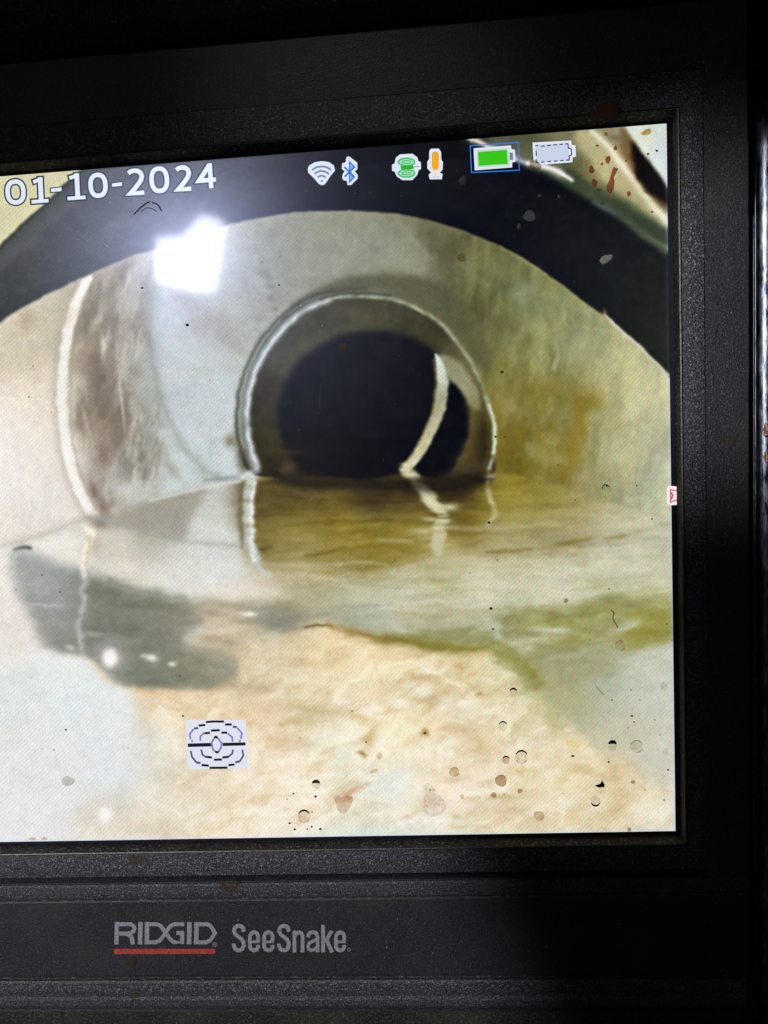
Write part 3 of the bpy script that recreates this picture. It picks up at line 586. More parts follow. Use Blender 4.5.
def ring(name, ra, rb, mat, parent, nb=1, bow=0.):
    vs, fs = [], []
    steps = [tuple(a+(b-a)*k/nb for a, b in zip(ra, rb)) for k in range(nb+1)]
    for k, (l, r, b, t, h) in enumerate(steps):
        f = k/nb; hh = h+bow*4*f*(1-f)
        vs += [(l, -hh, b), (r, -hh, b), (r, -hh, t), (l, -hh, t)]
    for k in range(nb):
        for i in range(4):
            a, c = 4*k+i, 4*k+(i+1) % 4; fs.append((a, a+4, c+4, c))
    return mesh_obj(name, vs, fs, [mat], parent, smooth=nb > 1)
ring('screen_gasket', r_in0, r1, M['wall'], monitor)
ring('gasket_lip', r1, r1b, M['lip'], monitor)
rg = ring('bezel_gap', r1b, r1c, M['gap'], monitor)
ring('bezel_rail', r1c, r2, M['strip'], monitor, 6, .0003)
ring('bezel_groove', r2, r3, M['groove'], monitor, 2, -.0001)
ring('outer_bezel', r3, r4, M['panel'], monitor, 5, .0001)
ring('outer_bezel_edge', r4, r5, M['groove'], monitor)

def prism(name, prof, x0, x1, mat, parent, smooth=False, **kw):
    """profile of (height toward viewer, z) swept along x"""
    vs, fs = [], []; n = len(prof)
    for x in (x0, x1): vs += [(x, -h, z) for h, z in prof]
    for i in range(n): j = (i+1) % n; fs.append((i, j, j+n, i+n))
    fs.append(tuple(range(n))[::-1]); fs.append(tuple(range(n, 2*n)))
    return mesh_obj(name, vs, fs, [mat], parent, **kw)
def zz(py, h=H0): return Z(250, py, h)
xl, xrr = LFT-xr4, xr4
prism('lower_rail', [(.0010, zz(883.5)), (hm-.0002, zz(883.5)), (hm+.0002, zz(885)), (hm+.0002, zz(892)), (hm-.0001, zz(897.5)), (.0010, zz(898))], xl+.002, xrr-.0003, M['strip'], monitor)
prism('lip_line', [(.001, zz(898.3)), (hm+.0001, zz(898.3)), (hm+.0001, zz(899.3)), (.001, zz(899.5))], xl+.002, xrr-.0004, M['edge'], monitor)
nameplate = prism('nameplate_panel', [(0, zz(899.6)), (hm-.0001, zz(899.9)), (hm, zz(901)), (hm, zz(975)), (hm-.0002, zz(976.8)), (0, zz(977.6))], xl+.001, xrr-.0005, M['panel'], monitor)
prism('lower_groove', [(-.002, zz(977.4)), (hm-.0016, zz(977.4)), (hm-.0016, zz(981.6)), (-.002, zz(981.8))], xl+.001, xrr-.0008, M['gap'], monitor)
prism('groove_edge', [(0, zz(976.9)), (hm+.0001, zz(976.9)), (hm+.0001, zz(977.7)), (0, zz(978))], xl+.001, xrr-.0005, M['edge'], monitor)
prism('base_rail', [(0, zz(980.2)), (hm-.0002, zz(981)), (hm+.0001, zz(982.5)), (hm+.0001, zz(990)), (hm-.0002, zz(997)), (hm, zz(1000)), (hm-.0001, zz(1006)), (hm-.0008, zz(1010.5)), (-.002, zz(1012))], xl+.001, xrr-.0005, M['strip'], monitor)
prism('base_lip', [(-.004, zz(1013)), (hm-.0015, zz(1013)), (hm-.0010, zz(1014.4)), (-.004, zz(1015))], xl+.001, xrr-.001, M['groove'], monitor)
prism('rubber_base', [(-.03, zz(1013)), (hm-.003, zz(1014)), (hm-.002, zz(1030)), (hm-.003, zz(1080)), (-.03, zz(1085))], xl-.002, xrr-.0005, M['rough'], monitor)
# body shell behind the bezel
def box(name, x0, x1, y0, y1, z0, z1, mat, parent, bev=.002, **kw):
    bm = bmesh.new(); bmesh.ops.create_cube(bm, size=1)
    for v in bm.verts: v.co = Vector(((x0+x1)/2+v.co.x*(x1-x0), (y0+y1)/2+v.co.y*(y1-y0), (z0+z1)/2+v.co.z*(z1-z0)))
    bmesh.ops.bevel(bm, geom=bm.edges[:], offset=bev, segments=2, affect='EDGES')
    me = bpy.data.meshes.new(name); bm.to_mesh(me); bm.free()
    return finish(bpy.data.objects.new(name, me), mat if isinstance(mat, list) else [mat], parent, **kw)
box('body_shell', xl-.0008, xrr+.0002, .0015, .060, zz(1080), zt4+.002, M['panel'], monitor)
def wallring(name, r, y1, mat, parent):
    l, rr, b, t, h = r
    return mesh_obj(name, [(l, -h, b), (rr, -h, b), (rr, -h, t), (l, -h, t), (l, y1, b), (rr, y1, b), (rr, y1, t), (l, y1, t)],
                    [(0, 4, 5, 1), (1, 5, 6, 2), (2, 6, 7, 3), (3, 7, 4, 0)], [mat], parent)
l5 = list(r5); l5[2] = zz(1078); wallring('body_side', tuple(l5), .004, M['panel'], monitor)
mesh_obj('side_flange', [(xrr-.0005, -hm+.0002, zb4+.0002), (xrr+.0006, -hm+.0004, zb4), (xrr+.0006, -hm+.0004, zz(1080)), (xrr-.0005, -hm+.0002, zz(1080))], [(0, 3, 2, 1)], [M['groove']], monitor)
# dark rubber hood edge above the bezel
prism('hood_edge', [(-.02, zt4+.0006), (hm+.0002, zt4+.0006), (hm+.004, zt4+.004), (hm+.010, zt4+.012), (hm+.010, zt4+.03), (-.02, zt4+.03)], xl-.002, xrr+.04, M['rough'], monitor)

# ================================================================ flat print and display symbols
_font_cache = {}
def glyph(ch, offset):
    key = (ch, offset)
    if key in _font_cache: return _font_cache[key]
    cu = bpy.data.curves.new('glyph', 'FONT'); cu.body = ch; cu.offset = offset; cu.resolution_u = 6; cu.fill_mode = 'FRONT'
    o = bpy.data.objects.new('glyph', cu); COL.objects.link(o)
    dg = bpy.context.evaluated_depsgraph_get(); dg.update()
    me = o.evaluated_get(dg).to_mesh()
    vs = [(v.co.x, v.co.y) for v in me.vertices]; fs = [tuple(p.vertices) for p in me.polygons]
    o.evaluated_get(dg).to_mesh_clear(); bpy.data.objects.remove(o); bpy.data.curves.remove(cu)
    _font_cache[key] = (vs, fs); return vs, fs
class Print:
    """flat shapes measured on the photograph, laid on the plane of the surface they are printed on"""
    def __init__(s, h, step=.00004, z=1.0, ox=0., oy=0.): s.h, s.step, s.v, s.f, s.m, s.mats, s.z, s.ox, s.oy = h, step, [], [], [], [], z, ox, oy
    def mi(s, mat):
        if mat not in s.mats: s.mats.append(mat)
        return s.mats.index(mat)
    def P(s, p, layer): return pl(s.ox+p[0]/s.z, s.oy+p[1]/s.z, s.h+s.step*(layer+1))
    def poly(s, pts, mat, layer=0):
        b = len(s.v); s.v += [s.P(p, layer) for p in pts]
        a = sum(pts[i][0]*pts[(i+1) % len(pts)][1]-pts[(i+1) % len(pts)][0]*pts[i][1] for i in range(len(pts)))
        idx = list(range(b, b+len(pts))); s.f.append(idx[::-1] if a > 0 else idx); s.m.append(s.mi(mat))
    def ell(s, x, y, rx, ry, mat, layer=0, n=20): s.poly([(x+rx*math.cos(2*math.pi*i/n), y+ry*math.sin(2*math.pi*i/n)) for i in range(n)], mat, layer)
    def line(s, pts, w, mat, layer=0, closed=False):
        P = [Vector(p) for p in pts]; n = len(P); L, R = [], []
        for i in range(n):
            if closed: d = (P[(i+1) % n]-P[i]).normalized()+(P[i]-P[i-1]).normalized()
            else: d = (P[min(i+1, n-1)]-P[max(i-1, 0)]) if 0 < i < n-1 else (P[1]-P[0] if i == 0 else P[-1]-P[-2])
            if 0 < i < n-1 and not closed: d = (P[i+1]-P[i]).normalized()+(P[i]-P[i-1]).normalized()
            d = d.normalized(); nn = Vector((-d.y, d.x)); k = 1.
            if (0 < i < n-1) or closed:
                e = (P[(i+1) % n]-P[i]).normalized(); k = 1/max(.45, abs(d.dot(e)))
            L.append(P[i]+nn*w*.5*k); R.append(P[i]-nn*w*.5*k)
        m = n if closed else n-1
        for i in range(m):
            j = (i+1) % n; s.poly([L[i], L[j], R[j], R[i]], mat, layer)
    def ring(s, x, y, rx, ry, w, mat, layer=0, a0=0, a1=360, n=18):
        s.line([(x+rx*math.cos(math.radians(a0+(a1-a0)*i/n)), y+ry*math.sin(math.radians(a0+(a1-a0)*i/n))) for i in range(n+1)], w, mat, layer)
    def text(s, ch, x0, x1, yb, yt, mat, offset=0., layer=0, slope=0., outline=None, ref=None):
        """glyph fitted into x0..x1, baseline yb, top yt (y down)"""
        vs, fs = glyph(ch, offset); rv = vs if ref is None else glyph(*ref)[0]
        ax, bx = min(v[0] for v in rv), max(v[0] for v in rv); ay, by = min(v[1] for v in rv), max(v[1] for v in rv)
        b = len(s.v)
        for vx, vy in vs:
            x = x0+(vx-ax)/(bx-ax)*(x1-x0); y = yb+(vy-ay)/(by-ay)*(yt-yb)+slope*(x-(x0+x1)/2)
            s.v.append(s.P((x, y), layer))
        s.f += [[b+i for i in f] for f in fs]; s.m += [s.mi(mat)]*len(fs)
    def build(s, name, parent, **kw):
        me = bpy.data.meshes.new(name); me.from_pydata([tuple(v) for v in s.v], [], s.f)
        me.polygons.foreach_set('material_index', s.m); me.update()
        bm = bmesh.new(); bm.from_mesh(me)
        for f in bm.faces:
            f.normal_update()
            if f.normal.y > 0: f.normal_flip()
        bmesh.ops.triangulate(bm, faces=[f for f in bm.faces if len(f.verts) > 4]); bm.to_mesh(me); bm.free()
        return finish(bpy.data.objects.new(name, me), s.mats, parent, **kw)

def sc(*c): return screen_mat('display_colour', c)
white, offw = sc(228, 236, 250), sc(205, 214, 232)
navy, greyblue, blue, ltblue = sc(34, 40, 62), sc(122, 130, 165), sc(10, 108, 210), sc(92, 172, 232)

# date
dt = Print(0)
for ch, x0, x1, yb, yt in [('0',5.5,25.5,204.5,179.5),('1',31.5,48.5,202.8,177.5),('-',51,61.5,191.5,188),('1',67.5,85.5,199.5,173.5),('0',88.5,107.5,197.8,172.8),('-',112,122,186.2,182.8),
        ('2',126.5,145,195.2,168.5),('0',149.5,169,193,166.5),('2',174.5,192,191.2,165.3),('4',197,216.5,188.8,162.8)]:
    if ch == '1':
        wd = x1-x0; cxm = x0+wd*.54; sl = -.075
        fl = [(x0+wd*.10, yt+4.6), (cxm, yt+1.8)]; bs_ = [(x0, yb-1.6-sl*wd*.5), (x1, yb-1.6+sl*wd*.5)]
        for wv, mt, ly in ((3.2, navy, 0), (0, white, 1)):
            e_ = wv*.5
            dt.line([(cxm-.6, yt-.2-e_), (cxm+.6, yb-.4+e_*.6)], 4.7+wv, mt, ly)
            dt.line([(fl[0][0]-e_, fl[0][1]+e_*.2), (fl[1][0], fl[1][1])], 3.6+wv, mt, ly)
            dt.line([(bs_[0][0]-e_, bs_[0][1]), (bs_[1][0]+e_, bs_[1][1])], 3.6+wv, mt, ly)
    elif ch == '-':
        dt.poly([(x0-1.3, yb+2), (x1+1.3, yb+.6), (x1+1.3, yt-1.6), (x0-1.3, yt-.4)], navy, 0)
        dt.poly([(x0, yb+.6), (x1, yb-.4), (x1, yt-.6), (x0, yt+.6)], white, 1)
    else:
        hw = 2.1; cxm, cym = (x0+x1)/2, (yb+yt)/2
        def Q(u, v):
            x = x0+hw+(x1-x0-2*hw)*u; y = yt+hw+(yb-yt-2*hw)*v
            return (x+.07*(y-cym), y-.075*(x-cxm))
        if ch == '0':
            sets = [([Q(.5+.5*math.copysign(abs(math.cos(t))**.84, math.cos(t)), .5+.5*math.copysign(abs(math.sin(t))**.84, math.sin(t))) for t in [2*math.pi*i/28 for i in range(28)]], True)]
        elif ch == '2':
            sets = [([Q(*q) for q in [(.02,.10),(.18,.03),(.42,0),(.68,.02),(.88,.12),(.95,.27),(.88,.42),(.70,.58),(.36,.82),(.04,1),(1.04,1)]], False)]
        else:
            sets = [([Q(*q) for q in [(.72,.0),(.35,.36),(-.02,.70),(1.08,.70)]], False), ([Q(.74,-.06), Q(.74,1.08)], False)]
        for q, cl in sets:
            dt.line(q, 4.5+3., navy, 0, closed=cl); dt.line(q, 4.5, white, 1, closed=cl)
dt.build('date_text', display, label='white date text 01-10-2024 with dark outline')

Z3 = 10.97
w = Print(0, z=Z3, ox=300, oy=145)
w.poly([(84,262),(100,225),(160,190),(240,176),(320,188),(372,225),(384,282),(342,330),(272,432),(240,442),(208,428),(150,360),(92,305)], white)
for r, (a0, a1), wd in ((160, (228, 312), 20), (110, (225, 318), 20), (58, (222, 322), 20)): w.ring(237, 395, r*.98, r, wd, greyblue, 1, a0, a1, 8)
w.ell(238, 395, 12, 12, greyblue, 1)
w.build('wireless_icon', display)
b = Print(0, z=Z3, ox=300, oy=145)
b.poly([(510,130),(540,124),(628,195),(630,262),(602,290),(634,330),(632,368),(562,438),(520,440),(514,392),(480,388),(462,362),(468,320),(490,290),(458,260),(463,200),(500,190)], white)
b.line([(486,242),(594,348),(545,402),(545,190),(598,242),(490,348)], 19, blue, 1)
b.poly([(556,222),(580,244),(556,268)], ltblue, 2); b.poly([(556,325),(580,348),(556,372)], ltblue, 2)
b.build('bluetooth_icon', display)
gG, gL, gD = sc(70, 196, 118), sc(170, 226, 190), sc(52, 176, 30)
r_ = Print(0, z=Z3, ox=385, oy=140)
r_.poly([(165,158),(300,150),(355,190),(368,235),(392,240),(396,318),(370,330),(352,385),(300,440),(190,440),(130,400),(104,345),(78,338),(76,270),(104,258),(118,195)], white)
for yy in (242, 366):
    r_.ell(236, yy, 98, 50, gL, 1); r_.ring(236, yy, 90, 42, 18, gG, 2); r_.ring(236, yy, 48, 16, 12, gG, 2)
r_.poly([(172,285),(310,280),(318,318),(174,322)], gD, 3)
r_.line([(100,306),(170,304)], 8, offw, 2); r_.line([(315,296),(378,292)], 8, greyblue, 2)
r_.build('camera_head_icon', display)
oR, oL = sc(250, 176, 32), sc(250, 214, 160)
m_ = Print(0, z=Z3, ox=385, oy=140)
m_.poly([(505,96),(590,94),(614,130),(618,218),(636,242),(632,322),(602,360),(632,372),(624,430),(492,432),(478,382),(505,355),(464,312),(464,236),(484,212),(486,120)], white)
m_.poly([(514,160),(522,138),(550,126),(580,136),(592,160),(592,290),(580,318),(552,330),(524,318),(512,290)], oR, 1)
m_.ring(550, 290, 52, 46, 8, oL, 1, 10, 170, 8); m_.line([(551,334),(554,404)], 16, oL, 1); m_.line([(520,408),(590,404)], 14, offw, 1)
m_.build('microphone_icon', display)
Z5 = 5.9
k1 = Print(0, z=Z5, ox=460, oy=130)
bl_, grn, pgrn = sc(52, 130, 232), sc(56, 202, 22), sc(196, 222, 200)
k1.line([(60,93),(345,73),(350,237),(68,251)], 5.5, bl_, 0, closed=True)
k1.poly([(80,108),(300,91),(304,114),(324,116),(328,186),(308,192),(308,220),(87,238)], white, 1)
k1.poly([(96,120),(287,106),(292,210),(102,222)], pgrn, 2)
k1.poly([(106,130),(277,117),(282,200),(111,211)], grn, 3)
k1.poly([(292,132),(312,134),(314,176),(294,178)], greyblue, 2)
k1.build('full_battery_icon', display, label='green full battery icon in a thin blue box')
k2 = Print(0, z=Z5, ox=460, oy=130)
slate, pale = sc(70, 76, 108), sc(206, 216, 238)
k2.poly([(428,74),(655,62),(660,88),(681,90),(685,156),(664,162),(664,190),(438,208),(432,150)], white, 0)
k2.poly([(442,88),(640,76),(646,180),(450,194)], pale, 1)
for a, c in [((446,92),(462,91)),((478,96),(500,94)),((514,92),(536,90)),((550,88),(572,87)),((586,85),(608,84)),((620,82),(640,81)),((450,192),(462,191)),((478,190),(500,188)),((516,187),(538,185)),((554,184),(576,182)),((590,181),(612,179)),((624,178),(646,177)),
        ((449,122),(451,154)),((449,172),(450,192)),((637,84),(640,108)),((640,108),(656,110)),((656,110),(659,148)),((659,148),(644,152)),((644,152),(646,178))]:
    k2.line([a, c], 7.5, slate, 2)
k2.build('empty_battery_icon', display, label='pale battery icon with dashed outline')
Z6 = 10.1
c = Print(0, z=Z6, ox=180, oy=712)
lav, ink, pur, teal = sc(230, 232, 246), sc(18, 20, 26), sc(140, 132, 186), sc(74, 92, 112)
c.poly([(56,82),(662,78),(700,570),(84,578)], lav)
c.line([(78,336),(316,330)], 36, ink, 1); c.line([(430,328),(662,322)], 32, ink, 1)
for a in ([(262,102),(330,96),(445,96)], [(188,137),(256,131)], [(142,168),(184,160)], [(455,126),(522,126)], [(532,148),(572,152)], [(312,188),(402,183)], [(246,215),(304,210)], [(418,209),(478,208)], [(345,262),(362,250),(380,262)],
          [(355,398),(374,408),(392,398)], [(266,452),(324,460)], [(342,482),(424,480)], [(428,460),(492,452)], [(298,564),(480,562)], [(218,535),(292,542)], [(162,508),(208,516)], [(488,537),(552,530)], [(558,508),(600,500)]):
    c.line(a, 23, teal if len(a) == 2 and abs(a[0][0]-a[1][0]) < 50 else ink, 2)
for a in ([(108,276),(98,225),(138,172)], [(576,158),(626,215),(614,272)], [(128,304),(118,284)], [(600,304),(610,280)], [(206,292),(206,245),(248,206)], [(482,218),(526,252),(532,300)], [(345,262),(320,310),(330,372),(356,400)], [(380,262),(420,312),(414,360),(390,400)],
          [(214,378),(226,430),(268,460)], [(490,450),(528,420),(534,380)], [(108,392),(122,455),(166,508)], [(600,502),(640,440),(630,380)]):
    c.line(a, 19, pur if a[0][1] < 330 else teal, 2)
c.build('camera_view_badge', display, label='white square badge with concentric black pixel arcs and a bar')
Z9 = 19.2
e = Print(.0001, z=Z9, ox=655, oy=475)
pink, wred = sc(250, 240, 242), sc(214, 92, 116)
e.poly([(248,216),(330,212),(425,222),(436,260),(436,540),(420,572),(330,580),(250,572),(234,545),(230,260)], pink, 0)
e.line([(440,300),(360,296),(298,280),(298,522),(356,500),(430,486)], 24, wred, 1); e.line([(312,330),(340,392),(312,470)], 34, wred, 1)
e.build('red_menu_icon', display, label='small red and white icon cut by the right display edge')

# lettering on the nameplate
hp = hm+.00006
lg = Print(hp, z=6.4, ox=106, oy=912)
G = M['print']
lg.line([(70,64),(67,207)], 27, G); lg.line([(70,78),(158,78),(178,90),(183,106),(174,126),(152,138),(84,138)], 25, G, 1); lg.line([(128,138),(150,146),(164,164),(173,207)], 27, G, 2)
lg.line([(221,64),(218,207)], 29, G)
lg.line([(264,64),(261,207)], 29, G); lg.line([(264,78),(325,78),(350,88),(378,128),(412,176),(436,194),(500,194),(488,194)], 25, G, 1); lg.line([(261,194),(318,194),(346,182),(378,138),(410,92),(434,78),(502,78)], 25, G, 2)
lg.line([(488,204),(488,134),(450,134)], 26, G, 3)
lg.line([(534,64),(531,207)], 29, G)
lg.line([(580,64),(577,207)], 29, G); lg.line([(580,78),(648,78),(672,92),(698,134),(668,180),(642,194),(577,194)], 25, G, 1)
lg.ring(697, 208, 13, 13, 4, G, 4); lg.line([(693,214),(693,202),(700,204),(697,209),(702,214)], 3, G, 4)
lg.build('emblem_lettering', monitor, label='grey capital lettering reading RIDGID')
rl = Print(hp, z=6.4, ox=106, oy=912); rl.poly([(52,236),(700,236),(698,268),(52,270)], M['red']); rl.build('underline_stripe', monitor, label='red stripe under the capital lettering')
sn = Print(hp, z=5.9, ox=226, oy=912)
eb_ = [(190,172),(190,142),(182,125),(166,119),(150,125),(141,142),(140,172),(141,205),(150,221),(166,227),(182,221),(190,206),(190,194)]
Sb_ = [(104,116),(101,96),(90,84),(76,81),(62,84),(50,96),(48,114),(56,132),(74,146),(92,160),(103,176),(105,198),(98,216),(84,226),(68,226),(54,217),(46,198),(46,186)]
for dx in (0, 266): sn.line([(x+dx, y) for x, y in Sb_], 23, G, 0)
for dx in (0, 85, 508): sn.line([(x+dx, y) for x, y in eb_], 22, G, 0); sn.line([(138+dx, 176), (198+dx, 176)], 15, G, 1)
sn.line([(404,110),(404,238)], 23, G, 0); sn.line([(404,146),(414,126),(432,119),(446,125),(452,142),(452,238)], 22, G, 1)
sn.line([(485,150),(488,129),(502,119),(522,119),(535,127),(540,146),(541,238)], 21, G, 0); sn.line([(540,160),(512,172),(491,184),(484,202),(489,220),(504,227),(524,221),(540,202)], 19, G, 1)
sn.line([(573,76),(573,238)], 23, G, 0); sn.line([(624,111),(584,178)], 22, G, 1); sn.line([(592,158),(626,238)], 23, G, 2)
sn.ring(726, 222, 9, 9, 3, G, 1)
sn.build('product_lettering', monitor, label='grey condensed lettering reading SeeSnake')

# ================================================================ dirt, droplets and dust on the glass and bezel
D = {'tan': dirt_mat('tan_film', (.90, .78, .65), (.55, .42, .28), .12), 'brown': dirt_mat('brown_film', (.72, .54, .40), (.35, .2, .12), .15),
     'red': dirt_mat('red_mud', (.55, .22, .13), (.5, .18, .09), .40), 'orange': dirt_mat('orange_mud', (.85, .50, .16), (.5, .22, .05), .15), 'pale': dirt_mat('water_film', (1., .97, .93), (.25, .25, .22), .05),
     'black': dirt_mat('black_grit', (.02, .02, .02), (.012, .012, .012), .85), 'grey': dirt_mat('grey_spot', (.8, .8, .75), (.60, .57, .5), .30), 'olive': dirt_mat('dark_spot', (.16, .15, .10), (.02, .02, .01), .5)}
D['tanspot'] = dirt_mat('tan_dried_spot', (.88, .76, .60), (.62, .42, .25), .42)
rnd = random.Random(5)
def blob(name, x, y, rx, ry, kind, h=0., ang=0., cap=None, irr=.10, parent=None, rim=None, n=16, pts=None, dome=.00018):
    p = Print(h+.0002, z=1.0); ca, sa = math.cos(math.radians(ang)), math.sin(math.radians(ang))
    if pts is None:
        ph = rnd.random()*6.28
        pts = []
        for i in range(n):
            t = 2*math.pi*i/n; k = 1+irr*math.sin(3*t+ph)+irr*.6*math.sin(5*t+2*ph)
            u, v = rx*k*math.cos(t), ry*k*math.sin(t); pts.append((x+u*ca-v*sa, y+u*sa+v*ca))
    cx, cy = sum(q[0] for q in pts)/len(pts), sum(q[1] for q in pts)/len(pts); m = len(pts)
    # shallow dome: outer loop on the surface, inner loop and centre raised
    vs = [pl(q[0], q[1], h+.00010) for q in pts]+[pl(cx+(q[0]-cx)*.7, cy+(q[1]-cy)*.7, h+.0001+dome*.7) for q in pts]+[pl(cx, cy, h+.0001+dome)]
    fs = [(i, (i+1) % m, m+(i+1) % m, m+i) for i in range(m)]+[(m+i, m+(i+1) % m, 2*m) for i in range(m)]; mi = [0]*len(fs); mats = [D[kind]]
    def extra(q, mt):
        if mt not in mats: mats.append(mt)
        b0 = len(vs); vs.extend(pl(a[0], a[1], h+.00042) for a in q); fs.append(tuple(range(b0, b0+len(q)))); mi.append(mats.index(mt))
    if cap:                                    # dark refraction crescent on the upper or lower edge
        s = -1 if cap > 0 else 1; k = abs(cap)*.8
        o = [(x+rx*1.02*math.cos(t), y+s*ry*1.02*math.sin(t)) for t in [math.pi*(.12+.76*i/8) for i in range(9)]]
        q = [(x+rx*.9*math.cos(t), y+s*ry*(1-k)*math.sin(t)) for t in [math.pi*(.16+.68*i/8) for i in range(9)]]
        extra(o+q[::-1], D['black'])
    if rim:
        for a0, a1 in rim:
            tt = [math.radians(a0+(a1-a0)*i/7) for i in range(8)]
            extra([(x+rx*1.0*math.cos(t), y+ry*1.0*math.sin(t)) for t in tt]+[(x+rx*.88*math.cos(t), y+ry*.88*math.sin(t)) for t in tt][::-1], D['brown'])
    me = bpy.data.meshes.new(name); me.from_pydata([tuple(v) for v in vs], [], fs); me.polygons.foreach_set('material_index', mi); me.update()
    return finish(bpy.data.objects.new(name, me), mats, parent or display, smooth=False)
# droplets with a dark cap
for x, y, r, cap in [(513.4,692.4,4.4,.5),(503,726,4.6,.35),(521.5,757,6.6,.3),(506,760,4,.45),(316,784.5,4.6,.9),(304,816.3,6.4,.35),(595.6,801,5.2,-.4),(612.5,745.2,4.8,.9)]:
    blob('water_droplet', x, y, r*.95, r*1.08, 'pale' if r > 4.3 else 'tan', cap=cap, irr=.03, rim=[(25,60),(120,150)] if r > 6 else None)
blob('grit_flake', 0, 0, 1, 1, 'black', pts=[(594.6,786),(597,784.6),(600,783.8),(601.4,781.6),(603,780.6),(603.6,783),(604.6,784.4),(604.4,787.6),(602,787),(600,787.8),(597,786.8)])
for x, y, rx, ry, k, an in [(454.3,772,5,4.8,'tan',0),(501,780.7,5.9,5.9,'brown',0),(493.6,795,3,2.8,'brown',0),(520,791,2.8,2.2,'brown',-30),(374,771,4.4,1.8,'tan',-20),(379.6,756,3,3.6,'tan',20),(539,816,5.4,4.6,'tan',10),(462,796.6,2,2.4,'tan',0),(633,782,2.3,2,'brown',0),(629.3,829.6,2,2.2,'brown',0),
        (68,781,6.6,5,'grey',0),(44,838.6,3.4,1.6,'tan',0),(32.5,838.8,3.8,1.6,'tan',0),(534.8,166,6.4,5.6,'tanspot',0),(461.5,257.5,4.4,4.4,'tanspot',0),(344,347.3,3.6,4.2,'tanspot',0),(636.6,746.5,6.5,6.5,'pale',0),(620,645.7,5,5.4,'pale',0),(664,686,3.8,4,'pale',0),(665.8,752,3,4,'pale',0),(566,600.6,2,2.6,'brown',20)]:
    blob('dried_spot', x, y, rx, ry, k, ang=an, irr=.06, rim=[(200,330),(20,80)] if (rx > 4.5 and k in ('pale','brown','tan')) else None)
for x, y, rx, ry, an in [(606,259,7,3.8,-28),(529.5,216,6,5.6,0),(462.7,180.6,3.6,5,10),(540,196,2.2,1.6,0),(519,226.5,1.8,3,10),(559,196.5,1.5,2.2,0)]:
    blob('grey_spot', x, y, rx, ry, 'grey', ang=an, irr=.08)
blob('dried_spot', 0, 0, 1, 1, 'tan', pts=[(334.5,798),(337,795.6),(342,797),(347,795),(352.5,796.8),(353,801),(350,808),(345,813),(340,813.6),(336.5,808)])
blob('dried_smear', 0, 0, 1, 1, 'pale', pts=[(423,785),(428,782.5),(433,787),(437,793),(444,800),(447,808),(441,815),(431,817),(423,812),(424,800)])
blob('mud_splash', 0, 0, 1, 1, 'red', pts=[(613.5,167),(618.5,168.6),(616,172),(613.4,176),(614.6,182),(613.6,189),(610.6,193.6),(607,191.6),(606.4,186),(609.4,180),(611.2,173)])
for x, y, rx, ry, k, an in [(608,159.6,2.6,4,'red',10),(594.5,182.8,2.9,4,'red',-10),(591.5,169.5,2.6,4,'red',-10),(646.5,132.2,5.4,2.9,'orange',-22),(615.5,148.2,1.9,2.4,'red',10),(606,134.2,2,1.8,'orange',0),(597.3,145.6,1.5,1.2,'red',0),(628.7,193.8,2,2.7,'red',0),(634,157,2.6,2.6,'orange',0),(598.8,189.8,2.4,1.5,'orange',0),
        (648,154,1.6,1.1,'olive',-20),(656.8,150.8,1.4,1.2,'olive',0),(652,212,1.4,1.3,'red',0),(602.5,203.5,1.8,2.2,'brown',-20),(602,164,1.3,1.5,'red',0),(626,161,1.4,1.3,'orange',0)]:
    blob('mud_speck', x, y, rx, ry, k, ang=an, irr=.12, n=12)
# tiny grit
grit = [(315.5,796.5,1.4),(293.4,793.6,1.1),(289.6,823.2,1.5),(294.7,829.3,1.3),(320.2,829,1.6),(311.6,826.6,1.1),(287,799,.8),(312,812,.8),(307.5,829,.9),(183,716,1.4),(66,729.8,1.2),(187.2,325,1.8),(572.8,756,1.9),(608.7,762,1.2),(434,790,.8),(427,806,.7),(504,794.6,.8),(612,700,1.1),(631,690,.8),(609,589,.9),(575,500,.8),(652,519,1),(606.5,486,1.1),(636.5,485.5,.8),
        (505,437,.9),(489,522.6,1.6),(491,608.4,1.7),(493,629,1.3),(502,372,1.8),(495.5,436.8,1.4),(558,465,.9),(33,366,.8),(29,397,.9),(60,592,1),(16,590,.8),(42,575,.8),(105,240,.9),(262,262,.9),(279,285,1.1),(142,288,1.4),(210,380,.8),(430,790,1),(452,590,.6),(395,560,.9),(470,573,.9),(497,560,.9),(366,742,1),(425,733,1.6),(352,711,.9),(300,738,.7),
        (640,700,.8),(655,720,1),(660,735,.9),(668,770,1.2),(645,790,.8),(664,800,.9),(672,640,.9),(667,624,.8),(590,640,.7),(632,716,1.6),(634,722,1.1),(628,728,.9),(180,676,.8),(54,750,.8),(42,749,.7),(128,748,.7)]
vs, fs = [], []
for x, y, r in grit:
    b0 = len(vs); k = 7; a = rnd.random()*6; el = rnd.uniform(.6, 1)
    vs += [pl(x+r*math.cos(a+2*math.pi*i/k)*rnd.uniform(.8, 1.15), y+el*r*math.sin(a+2*math.pi*i/k), .00012) for i in range(k)]+[pl(x, y, .0004)]
    fs += [(b0+i, b0+(i+1) % k, b0+k) for i in range(k)]
mesh_obj('grit_specks', vs, fs, [D['black']], display, kind='stuff')
